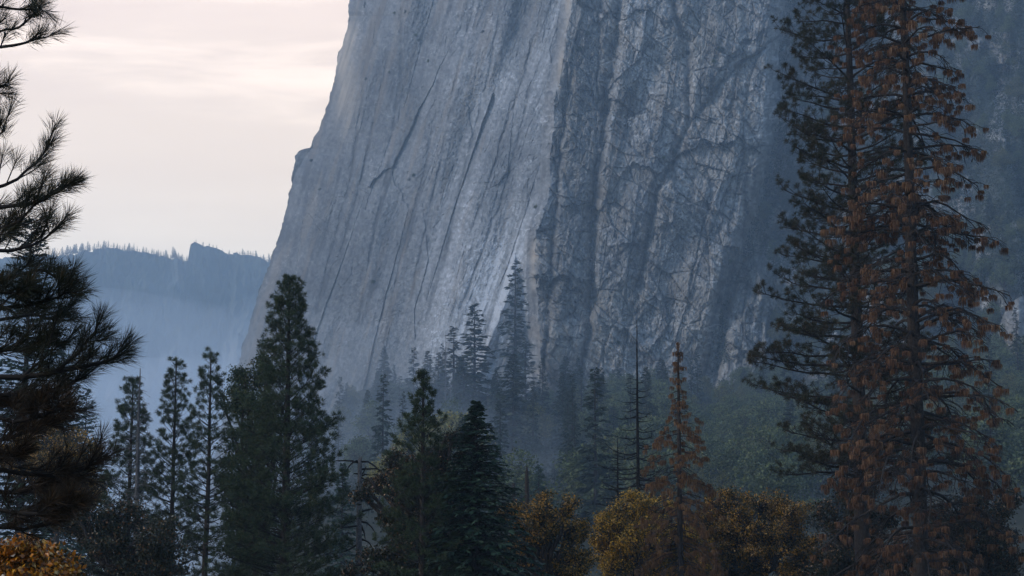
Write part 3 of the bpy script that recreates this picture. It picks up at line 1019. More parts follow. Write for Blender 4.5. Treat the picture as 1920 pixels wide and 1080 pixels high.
def pine_object(name, label, cat, base, tg, branches, fol, m_trunk, m_branch, m_fol, rz=0, group=None, per_branch=False, top_tuft=True, H=None, kind='tuft', flab=None):
    """fol(geo, P, D) writes the needles; per_branch makes every branch a part with its needles as sub-part"""
    root = empty(name, base, rz)
    tag(root, label, cat, group)
    tg.build('trunk', m_trunk, root, True)
    if per_branch:
        ln = [-np.linalg.norm(b.P[-1] - b.P[0]) for b in branches]
        order = np.argsort(ln)
        big, rest = [branches[i] for i in order[:98]], [branches[i] for i in order[98:]]
        for grp in [[b] for b in big] + ([rest] if rest else []):
            g, n = Geo(), Geo()
            for b in grp:
                g.tubes(b.P, b.R, 6)
                g.tubes(b.T, b.TR, 3)
                fol(n, b.TP, b.TD)
            many = len(grp) > 1
            bo = g.build('small_branches' if many else 'branch', m_branch, root, True)
            if many:
                bo['kind'] = 'stuff'
            if n.n:
                no = n.build('needles', m_fol, bo)
    else:
        g, n = Geo(), Geo()
        for b in branches:
            g.tubes(b.P, b.R, 4)
            g.tubes(b.T, b.TR, 3)
        if branches and fol:
            fol(n, np.concatenate([b.TP for b in branches]), np.concatenate([b.TD for b in branches]))
        cr = None
        if n.n:
            cr = n.build('crown', m_fol, root)
        g.build('branches', m_branch, root)
    return root


def oak_object(name, label, base, blobs, trunk_r, leaf, nclus, per, m_leaf, m_wood, rng, group=None, cat='tree', fork=0.35, sig=0.22, gapn=0.5, limbs=True):
    """blobs: (x, y, z, rx, rz) lobes of the crown in metres from the base"""
    root = empty(name, base)
    tag(root, label, cat, group)
    B = np.array(blobs, float)
    zlow = (B[:, 2] - B[:, 4]).min()
    cx = B[:, 0].mean()
    zf = max(0.4, zlow + 0.15 * (B[:, 2].max() - zlow)) * (1 - fork) + 0.3
    w = Geo()
    k = 6
    tp = np.stack([np.linspace(0, cx * 0.4, k) + rng.normal(size=k) * 0.05, rng.normal(size=k) * 0.05, np.linspace(-0.3, zf, k)], -1)
    w.tubes(tp, trunk_r * np.linspace(1.15, 0.75, k), 9)
    w.build('trunk', m_wood, root, True)
    br = Geo()
    lf = Geo()
    fk = tp[-1]
    for (x, y, z, rx, rz) in blobs:
        c = np.array([x, y, z])
        s = np.linspace(0, 1, 7)[:, None]
        bow = np.array([0, 0, 1.0]) * np.linalg.norm(c - fk) * 0.12
        P = fk + (c - fk) * s + bow * 4 * s * (1 - s) + rng.normal(size=(7, 3)) * 0.06 * np.linalg.norm(c - fk) * s * (1 - s) * 4 * 0.6
        br.tubes(P, trunk_r * np.linspace(0.55, 0.2, 7), 6)
        n = int(1.7 * nclus * (rx * rz) ** 0.75)
        u = unit(rng.normal(size=(n, 3)))
        rad = rng.uniform(0.45, 1.05, n)[:, None] ** 0.6
        lump = 0.45 + 1.05 * fbm(u[:, 0] * 1.7 + 3 * x + 5, u[:, 2] * 1.7 + 3 * z + 1.3 * u[:, 1] + 9, 79, 2)[:, None]
        q = c + u * rad * lump * np.array([rx, rx, rz])
        # gaps: drop clusters where a coarse noise is low
        keep = fbm(q[:, 0] / (rx * 0.55) + 7 * x, (q[:, 2] + 0.7 * q[:, 1]) / (rz * 0.55) + 3 * z, 77, 2) > gapn * rng.uniform(0.72, 1.05, n)
        q = q[keep]
        n = len(q)
        st = c + (q - c) * rng.uniform(0.0, 0.35, (n, 1))
        mid = (st + q) / 2 + rng.normal(size=(n, 3)) * 0.06 * rx
        sel = rng.random(n) < 0.6
        br.tubes(np.stack([st, mid, q], 1)[sel], np.tile(trunk_r * np.array([0.13, 0.09, 0.04]), (sel.sum(), 1)), 3)
        leaves(lf, q, per, sig, leaf, rng)
    lf.build('crown', m_leaf, root)
    br.build('branches', m_wood, root)
    return root


def fir_geo(rng, H, Rm, nb, card, m=7, z0=0.08, droop=0.25, power=0.85, wfac=0.42, open_=0.0):
    """drooping layered boughs of small needle sprays; returns wood and needle geo"""
    w, lf = Geo(), Geo()
    t = z0 + (1 - z0) * (np.arange(nb) + rng.random(nb)) / nb
    t = np.clip(t, 0, 0.995)
    prof = Rm * ((1 - t) / (1 - z0)) ** power * rng.uniform(0.55, 1.12, nb) + 0.02 * Rm
    if open_:
        prof = prof * np.where(rng.random(nb) < open_, 0.4, 1)
    az = rng.uniform(0, 6.283, nb)
    hor = np.stack([np.sin(az), np.cos(az), np.zeros(nb)], -1)
    up0 = 0.45 * t ** 1.5
    s = np.linspace(0, 1, 5)
    P = np.zeros((nb, 5, 3))
    P[:, :, 2] = (t * H)[:, None] + prof[:, None] * (up0[:, None] * s - droop * s ** 2 + 0.12 * droop * s ** 4)
    P[:, :, :2] = hor[:, None, :2] * (prof[:, None] * s)[:, :, None]
    w.tubes(P[:, :, :], np.tile(np.linspace(1, 0.3, 5) * 0.010 * Rm, (nb, 1)), 3)
    # sprays
    n = nb * m
    bi = np.repeat(np.arange(nb), m)
    ss = np.tile((np.arange(m) + 0.5) / m, nb) ** 0.7 + rng.normal(size=n) * 0.03
    ss = np.clip(ss, 0.08, 1)
    f = ss * 4
    i = np.minimum(f.astype(int), 3)
    fr = (f - i)[:, None]
    q = P[bi, i] * (1 - fr) + P[bi, i + 1] * fr
    tdir = unit(P[bi, i + 1] - P[bi, i])
    sd = unit(np.cross(tdir, UP)) * np.where(rng.random(n) < 0.5, 1, -1)[:, None]
    an = np.radians(rng.uniform(5, 70, n))[:, None]
    d = unit(tdir * np.cos(an) + sd * np.sin(an) + UP * (rng.normal(size=(n, 1)) * 0.25 - 0.15))
    l = (card * rng.uniform(0.6, 1.3, n) * (0.35 + 0.65 * (1 - t[bi])))[:, None]
    wv = unit(np.cross(d, UP + rng.normal(size=(n, 3)) * 0.45)) * l * wfac * 0.5
    V = np.stack([q, q + d * l * 0.5 + wv, q + d * l, q + d * l * 0.5 - wv], 1)
    lf.add(V, np.arange(n * 4).reshape(n, 4))
    return w, lf


def fir_object(name, label, base, H, Rm, nb, card, m_leaf, rng, group=None, r0=None, cat='tree', **kw):
    root = empty(name, base, rng.uniform(0, 6.28))
    tag(root, label, cat, group)
    r0 = r0 or H * 0.013
    tg, _ = trunk_geo(H * 0.985, r0, rng, sides=7, k=8, power=0.9, wob=0.0)
    tg.build('trunk', M_BARK, root, True)
    w, lf = fir_geo(rng, H, Rm, nb, card, **kw)
    cr = lf.build('crown', m_leaf, root)
    w.build('branches', M_TWIG, root)
    return root


def foot(px, py, Y, gz=True):
    """base point and height of a tree whose tip is seen at (px, py) at distance Y"""
    p = at(px, py, Y)
    z = float(ground_h(p[0], Y))
    return np.array([p[0], Y, z]), p[2] - z


def px_m(Y):
    return Y / F          # metres per photo pixel at distance Y (about)
# ================================================================== big pines on the right
rng = np.random.default_rng(11)
YP = 92.0


def big_pine(label, px_base, Y, Htop, z0, z1, r0, radf, gap, nper, e0f, e1f, dens, tl, fol, m_fol, seed, side_bias, mids, lift, up, name, r0f, wob=0.12, lean=0.0, keepf=None, bw=0.09):
    rng = np.random.default_rng(seed)
    x = (px_base - 960) / F / cp_ * Y
    x = float(at(px_base, 540, Y)[0])
    base = np.array([x, Y, float(ground_h(x, Y))])
    tg, TPt = trunk_geo(Htop, r0, rng, sides=14, k=30, power=0.75, wob=wob, lean=lean)
    br = pine_branches(rng, Htop, z0, z1, radf, gap, nper, e0f, e1f, dens, tl, r0f, mids=mids, lift=lift, up=up, smin=0.22, bw=bw)
    if keepf:
        br = [b for b in br if keepf(b, rng)]
    follow(br, TPt)
    return pine_object(name, label, 'tree', base, tg, br, fol(rng), M_BARK, M_BARK, m_fol, per_branch=True), br


def f_green(rng):
    return lambda g, P, D: tuft(g, P, D, 46, 0.25, 0.014, rng, (10, 95), 0.05)


def spaced(P, gap, rng):
    """pick spots that keep a distance from each other"""
    out = []
    for i in rng.permutation(len(P)):
        if all(((P[i] - P[j]) ** 2).sum() > gap * gap for j in out):
            out.append(i)
    return np.array(out, int)


def f_mop(rng):
    def f(g, P, D):
        k = spaced(P, 0.42, rng)
        k = k[rng.random(len(k)) < 0.66]
        for q in P[k]:
            f = rng.uniform(0.65, 1.15)
            mop(g, q[None], 90, 0.36 * f, 0.19 * f, 0.026, rng)
    return f


big_pine('tall green pine with dark layered boughs, beside the brown-needled pine', 1606, YP, 37.0, 7.0, 32.0, 0.40,
         lambda t: 5.0 * (1 - 0.34 * t), 0.72, (4, 5), lambda t: -0.12 + 0.3 * t, lambda t: 0.34, 3.4, 1.3, f_green, M_NEEDLE_OLIVE, 21, 0, 2, 0.55, 0.1, 'pine_tree',
         lambda t: 0.085 * (1 - 0.4 * t))
big_pine('tall dying pine hung all over with brown needle bunches', 1711, YP - 7, 38.0, 3.2, 32.0, 0.37,
         lambda t: 5.1 * (1 - 0.42 * t), 0.72, (4, 5), lambda t: 0.25 + 0.1 * t, lambda t: -0.95 + 0.4 * t, 3.8, 1.4, f_mop, M_DEAD, 33, 0, 2, -0.55, -0.1, 'pine_tree',
         lambda t: 0.10 * (1 - 0.4 * t), bw=0.16)

# bleached broken limbs caught in the brown pine
# ================================================================== middle pines on the left
def mid_pine(label, px, py, Y, seed, z0f, rad, prof, gap, nper, e0f, e1f, dens, tl, r0, nl, nn, mat=None, group=None, lift=0.5, mids=1, w=0.016, wob=0.05, ang=(10, 80), bare=None, name='pine_tree', m_tr=None):
    rng = np.random.default_rng(seed)
    base, H = foot(px, py, Y)
    tg, TPt = trunk_geo(H - 0.1, r0, rng, wob=wob, k=20, sides=9, top=0.018)
    z0 = z0f * H
    br = pine_branches(rng, H, z0, H - 0.15, lambda t: rad * prof(t), gap, nper, e0f, e1f, dens, tl, lambda t: 0.030 * (1 - 0.75 * t) + 0.004, mids=mids, lift=lift)
    # leader tuft
    b = Branch()
    b.P = np.array([[0, 0, H - 0.3], [0, 0, H - 0.2], [0, 0, H - 0.12], [0, 0, H - 0.08], [0, 0, H - 0.04], [0, 0, H]], float)
    b.R = np.full(6, 0.012)
    b.T, b.TR = np.zeros((0, 3, 3)), np.zeros((0, 3))
    b.TP = np.array([[0, 0, H - 0.05], [0, 0, H - 0.25], [0.02, 0, H - 0.42]])
    b.TD = np.array([[0, 0, 1.0]] * 3)
    br.append(b)
    follow(br, TPt)
    fol = lambda g, P, D: tuft(g, P, D, nn, nl, w, rng, ang, 0.09)
    root = pine_object(name, label, 'tree', base, tg, br, fol, m_tr or M_BARK, M_TWIG, mat or M_NEEDLE, rng.uniform(0, 6), group)
    if bare:
        zb0, zb1, rb, gp, npb = bare
        bb = pine_branches(rng, H, zb0, zb1, lambda t: rb, gp, npb, lambda t: -0.1, lambda t: -0.5, 3.0, 0.6, lambda t: 0.018, mids=1, lift=-0.2, up=-0.1)
        follow(bb, TPt)
        g = Geo()
        for b in bb:
            g.tubes(b.P, b.R, 4)
            g.tubes(b.T, b.TR, 3)
        o = g.build('dead_branches', M_BARK_GREY, root)
    return root


mid_pine('dense full-crowned green pine, tallest of the row before the cliff', 543, 524, 80, 41, 0.03, 3.5,
         lambda t: (1 - t) ** 0.62 * (0.86 + 0.14 * (t < 0.55)) + 0.04, 0.27, (6, 7), lambda t: -0.05 + 0.95 * t, lambda t: 0.35 + 0.8 * t, 4.4, 0.95, 0.24, 0.22, 28, M_NEEDLE, mids=1)
mid_pine('thin pine with see-through crown standing left of a bare-trunked one', 331, 672, 84, 43, 0.16, 2.0,
         lambda t: (1 - t) ** 0.6 * 0.95 + 0.06, 0.30, (4, 5), lambda t: 0.1 + 0.7 * t, lambda t: 0.5 + 0.7 * t, 3.6, 0.6, 0.14, 0.21, 30)
mid_pine('slender pine with long bare trunk next to the dense full-crowned pine', 396, 660, 82, 47, 0.26, 1.75,
         lambda t: (1 - t) ** 0.55 * 0.95 + 0.06, 0.30, (4, 5), lambda t: 0.1 + 0.7 * t, lambda t: 0.4 + 0.7 * t, 3.6, 0.6, 0.15, 0.21, 30, bare=(0.6, 5.2, 1.3, 0.5, 3))
mid_pine('pine with a live crown leaning against a dead bare-topped snag', 250, 712, 86, 53, 0.08, 2.2,
         lambda t: (1 - t) ** 0.62 + 0.05, 0.28, (4, 6), lambda t: 0.0 + 0.7 * t, lambda t: 0.4 + 0.7 * t, 3.8, 0.65, 0.15, 0.21, 30)
mid_pine('narrow pointed pine rising out of the dark oak, left of the dark fir', 793, 700, 74.5, 59, 0.10, 2.4,
         lambda t: (1 - t) ** 0.62 + 0.02, 0.28, (5, 6), lambda t: 0.1 + 0.8 * t, lambda t: 0.5 + 0.8 * t, 3.4, 0.5, 0.16, 0.20, 28)


# ================================================================== snags
def snag(label, px, py, Y, seed, z0f, z1f, rad, prof, gap, nper, e0, e1, r0, dens=2.4, tl=0.5, mat=None, name='dead_tree', top=0.015, group=None, rb=0.016, lean=0.0, wob=0.05, mids=2, lift=-0.2, power=0.8, twr=0.5):
    rng = np.random.default_rng(seed)
    base, H = foot(px, py, Y)
    tg, TPt = trunk_geo(H, r0, rng, wob=wob, k=20, sides=9, top=top, lean=lean, power=power)
    br = pine_branches(rng, H, z0f * H, z1f * H, lambda t: rad * prof(t), gap, nper, lambda t: e0, lambda t: e1, dens, tl, lambda t: rb * (1.1 - 0.6 * t), mids=mids, lift=lift, up=-0.05, twr=twr)
    follow(br, TPt)
    return pine_object(name, label, 'tree', base, tg, br, None, mat or M_BARK_GREY, mat or M_BARK_GREY, None, rng.uniform(0, 6), group)


snag('dead snag with bare twiggy top against the thin live pine', 263, 690, 83, 61, 0.05, 0.97, 2.0, lambda t: (1 - t) ** 0.8 + 0.10, 0.26, (4, 5), -0.05, -0.55, 0.17, 3.0, 0.7, rb=0.026)
snag('tall bare snag with upcurved dead boughs left of the brown pine', 1194, 600, 104, 67, 0.20, 0.80, 2.7, lambda t: (1 - t) ** 0.6 + 0.10, 0.42, (3, 5), -0.3, 0.45, 0.15, 2.6, 0.55, M_SNAG, rb=0.050, lift=0.3)
snag('short bare snag with thin level twigs left of the tall bare snag', 1158, 822, 108, 71, 0.08, 0.95, 1.7, lambda t: (1 - t) ** 0.6 + 0.15, 0.30, (4, 5), -0.1, 0.15, 0.12, 1.8, 0.45, M_SNAG, rb=0.042)
snag('splintered dark stub standing behind the rusty oak', 988, 872, 118, 73, 0.74, 0.97, 0.32, lambda t: 1, 0.14, (3, 4), -0.5, -0.8, 0.24, 3, 0.2, M_BARK, 'broken_snag', rb=0.03, power=0.35)
snag('lower blunt broken trunk beside the splintered stub', 963, 906, 120, 79, 0.88, 0.97, 0.3, lambda t: 1, 0.25, 2, 0.0, 0.2, 0.2, 2, 0.2, M_BARK, 'broken_snag', top=0.10, rb=0.03)


def hand_snag():
    """broken-topped dead trunk with long arching bare boughs"""
    rng = np.random.default_rng(83)
    Y = 84
    base, H = foot(675, 862, Y)
    root = empty('dead_tree', base)
    tag(root, 'broken-topped dead trunk with long arching bare boughs over an oak', 'tree')
    tg, _ = trunk_geo(H, 0.17, rng, k=16, sides=9, top=0.085, wob=0.03)
    # splintered tip
    for a in range(6):
        an = a * 1.05
        tg.tubes(np.array([[0.05 * math.cos(an), 0.05 * math.sin(an), H - 0.12], [0.06 * math.cos(an), 0.06 * math.sin(an), H + 0.02], [0.065 * math.cos(an), 0.06 * math.sin(an), H + rng.uniform(0.04, 0.2)]]), np.array([0.035, 0.025, 0.004]), 4)
    tg.build('trunk', M_BARK_GREY, root, True)
    def pl(pts, dy):
        k = len(pts)
        out = []
        for i, (u, v) in enumerate(pts):
            p = at(u, v, Y)
            out.append([p[0] - base[0], dy * i / (k - 1), p[2] - base[2]])
        return np.array(out)
    for pts, dy in (([(675, 868), (660, 864), (645, 863), (628, 863)], 0.3), ([(675, 866), (690, 866), (703, 874), (713, 884), (728, 902)], -0.3),
                    ([(675, 880), (690, 879), (703, 878), (717, 882), (735, 892)], 0.5), ([(670, 864), (662, 868), (656, 875), (652, 882)], -0.5),
                    ([(675, 890), (680, 887), (686, 874)], 0.2), ([(676, 893), (684, 889), (694, 890)], 0.4), ([(673, 889), (668, 888), (663, 888)], 0),
                    ([(676, 895), (684, 899), (700, 898), (716, 901)], -0.3), ([(674, 970), (660, 973), (648, 980), (640, 990)], 0.3),
                    ([(676, 978), (688, 980), (697, 988), (704, 998)], -0.4), ([(673, 986), (655, 988), (640, 991)], -0.4), ([(677, 985), (683, 1000), (684, 1010)], 0.2),
                    ([(673, 960), (690, 955), (705, 952)], 0.6), ([(676, 1010), (690, 1016), (700, 1030)], 0.4), ([(672, 1020), (655, 1030), (640, 1036)], 0.1)):
        g = Geo()
        P = pl(pts, dy)
        g.tubes(P, np.linspace(0.05, 0.018, len(P)), 5)
        for i in range(1, len(P)):
            for _ in range(2):
                d = unit(rng.normal(size=3) + np.array([0, 0, -0.8]))
                l = rng.uniform(0.1, 0.35)
                g.tubes(np.array([P[i], P[i] + d * l * 0.5, P[i] + d * l + np.array([0, 0, -0.05])]), np.array([0.008, 0.006, 0.003]), 3)
        g.build('branch', M_SNAG, root)
    return root


hand_snag()

# ------------------------------------------------------------------ dead brown pine in the middle
def brown_pine():
    rng = np.random.default_rng(91)
    Y = 88
    base, H = foot(1271, 645, Y)
    tg, TPt = trunk_geo(H, 0.17, rng, wob=0.04, k=22, sides=9, top=0.03)
    prof = lambda t: (0.45 + 2.75 * (1 - t) ** 1.05) if t < 0.70 else 0.22 + 0.9 * (1 - t)
    br = pine_branches(rng, H, 0.20 * H, H - 0.15, prof, 0.27, (3, 4), lambda t: -0.05, lambda t: -1.15 + 0.75 * t, 4.2, 0.5, lambda t: 0.026 * (1 - 0.7 * t) + 0.004, mids=1, lift=-0.7, up=-0.25)
    follow(br, TPt)
    def fol(g, P, D):
        k = spaced(P, 0.16, rng)
        k = k[rng.random(len(k)) < 0.85]
        mop(g, P[k], 46, 0.27, 0.12, 0.02, rng)
        q = np.array([[0, 0, H - s] for s in (0.0, 0.05, 0.15, 0.28, 0.4, 0.55)])
        tuft(g, q, np.tile([[0, 0, 1.0]], (len(q), 1)), 40, 0.2, 0.016, rng, (5, 60), 0.1)
    root = pine_object('pine_tree', 'dead rust-brown pine with drooping boughs and a thin spire', 'tree', base, tg, br, fol, M_BARK, M_BARK, M_DEAD_DARK)
    return root


brown_pine()

# ------------------------------------------------------------------ dark fir
rng = np.random.default_rng(97)
b_, H_ = foot(893, 752, 75)
fir_object('fir_tree', 'dark cone-shaped fir with dense boughs between the dark oak and the rusty oak', b_, H_, 3.5, 620, 0.40, M_FIR, rng, m=34, droop=0.28, power=0.92, wfac=0.34, r0=0.22)
b_, H_ = foot(1010, 872, 250)
fir_object('fir_tree', 'small hazy fir right of the splintered stub', b_, H_, 3.6, 260, 0.8, M_FIR, rng, m=14, droop=0.3)
b_, H_ = foot(643, 868, 190)
fir_object('fir_tree', 'small pale green fir between the full pine and the broken-topped trunk', b_, H_, 3.2, 300, 0.7, M_FIR, rng, m=16, droop=0.25)

# ================================================================== oaks
def oak_px(name, label, Y, lobes, px_base, seed, trunk_r, leaf, nclus, per, mat, depth=0.6, **kw):
    """lobes given as (px, py, half width px, half height px) at distance Y"""
    rng = np.random.default_rng(seed)
    x0 = float(at(px_base, 1000, Y)[0])
    base = np.array([x0, Y, float(ground_h(x0, Y))])
    bl = []
    s = px_m(Y)
    for (u, v, hw, hh) in lobes:
        p = at(u, v, Y)
        y_ = rng.uniform(-depth, depth) * hw * s * 1.5
        bl.append((p[0] - base[0], y_, p[2] - base[2], hw * s, hh * s))
        for _ in range(3):      # spurs that break the outline
            an = rng.uniform(-0.4, 3.54)
            q = rng.uniform(0.20, 0.36)
            bl.append((p[0] - base[0] + math.cos(an) * hw * s * 0.95, y_ + rng.normal() * hw * s * 0.4, p[2] - base[2] + math.sin(an) * hh * s * 0.95, hw * s * q, hh * s * q))
    return oak_object(name, label, base, bl, trunk_r, leaf, nclus, per, mat, M_BARK, rng, **kw)


oak_px('oak_tree', 'dark spreading oak flecked with rust leaves, around the narrow pointed pine', 76,
       [(815, 862, 22, 22), (848, 822, 13, 16), (742, 868, 18, 18), (772, 890, 34, 28), (800, 985, 60, 46), (770, 1030, 60, 44), (835, 1055, 70, 44), (848, 888, 30, 34), (792, 930, 52, 38), (846, 950, 42, 40), (755, 985, 40, 34), (704, 908, 28, 16), (676, 932, 18, 14), (820, 1020, 60, 46), (735, 1052, 50, 32), (895, 1020, 34, 40), (860, 1070, 70, 40), (692, 1070, 40, 24), (905, 1078, 56, 36), (790, 1080, 70, 36)], 805, 101, 0.24, 0.10, 90, 36, M_OAK_DARK, sig=0.125)
oak_px('oak_tree', 'rust-topped oak with a rounded crown right of the dark fir', 80,
       [(1045, 955, 40, 28), (1000, 968, 40, 28), (1072, 990, 24, 22), (960, 975, 28, 22), (1030, 1010, 52, 36), (975, 1030, 42, 36), (1075, 1050, 26, 30), (1010, 1070, 60, 36), (1060, 1085, 40, 28)], 1015, 103, 0.22, 0.10, 90, 36, M_OAK_RUST, sig=0.125)
oak_px('oak_tree', 'orange oak under the drooping boughs of the dead brown pine', 97,
       [(1185, 955, 44, 28), (1230, 965, 40, 26), (1155, 990, 34, 26), (1200, 1010, 56, 36), (1150, 1045, 34, 30), (1190, 1070, 50, 34), (1255, 1010, 40, 36), (1285, 1040, 44, 40), (1250, 1080, 60, 36), (1160, 1020, 40, 40)], 1195, 107, 0.24, 0.10, 100, 40, M_OAK_ORANGE, sig=0.14)
oak_px('oak_tree', 'broad oak with orange top and dark green skirts right of the dead brown pine', 99,
       [(1372, 950, 42, 26), (1425, 955, 46, 28), (1480, 965, 40, 26), (1330, 990, 46, 34), (1400, 1000, 62, 40), (1470, 1010, 55, 38), (1300, 1045, 50, 40), (1370, 1060, 70, 40), (1450, 1065, 70, 40), (1515, 1050, 34, 36)], 1400, 109, 0.28, 0.10, 100, 40, M_OAK_RUST, sig=0.14)
oak_px('oak_tree', 'dark leafy oak wrapped around the foot of the tall green pine', 96,
       [(1600, 925, 34, 26), (1570, 975, 40, 38), (1630, 985, 50, 44), (1585, 1045, 60, 44), (1650, 1060, 50, 40), (1545, 1070, 34, 30)], 1600, 113, 0.2, 0.11, 90, 36, M_OAK_DARK, sig=0.17)
oak_px('oak_tree', 'dark leafy oak beside the foot of the dying brown pine', 94,
       [(1860, 950, 40, 30), (1805, 965, 44, 34), (1770, 1010, 46, 40), (1850, 1010, 50, 40), (1800, 1065, 70, 40), (1880, 1070, 46, 40)], 1820, 127, 0.2, 0.11, 90, 36, M_OAK_DARK, sig=0.17)
oak_px('oak_tree', 'black-green irregular oak crowding the left side of the tallest pine', 88,
       [(505, 695, 28, 22), (463, 712, 34, 20), (445, 750, 26, 22), (480, 770, 38, 28), (500, 820, 40, 34), (455, 835, 34, 26), (470, 890, 44, 34), (440, 915, 24, 22), (480, 960, 50, 40), (445, 1000, 28, 26), (480, 1050, 50, 44)], 488, 131, 0.2, 0.11, 110, 28, M_NEEDLE, sig=0.17, gapn=0.55)
oak_px('oak_tree', 'dim olive oak in the shade between the near pine and the snag', 64,
       [(215, 985, 44, 44), (170, 1000, 40, 50), (260, 1010, 46, 44), (310, 1020, 40, 40), (200, 1060, 60, 40), (290, 1075, 60, 34), (130, 960, 40, 40)], 210, 137, 0.16, 0.09, 110, 30, M_OAK_DARK, sig=0.15)
oak_px('oak_tree', 'mid-distance oak with yellowing leaves behind the near pine', 130,
       [(95, 830, 52, 30), (150, 850, 34, 28), (50, 860, 50, 34), (110, 890, 60, 38), (160, 920, 36, 36)], 100, 139, 0.22, 0.15, 70, 28, M_OAK_RUST, sig=0.22)

# hazy pines behind the near pine
b_, H_ = foot(60, 412, 135)
fir_object('pine_tree', 'thick green conifer directly behind the near pine boughs', b_, H_, 5.0, 360, 0.8, M_FIR, rng, m=26, droop=0.12, power=0.55, wfac=0.4, r0=0.4)
b_, H_ = foot(163, 728, 230)
fir_object('pine_tree', 'hazy blue-green conifer low behind the near pine boughs', b_, H_, 4.6, 260, 0.9, M_FIR, rng, m=20, droop=0.15, power=0.6, wfac=0.4)
b_, H_ = foot(120, 640, 160)
fir_object('pine_tree', 'shaded conifer between the near pine and the hazy blue-green one', b_, H_, 4.2, 300, 0.8, M_FIR, rng, m=22, droop=0.12, power=0.6, wfac=0.4)

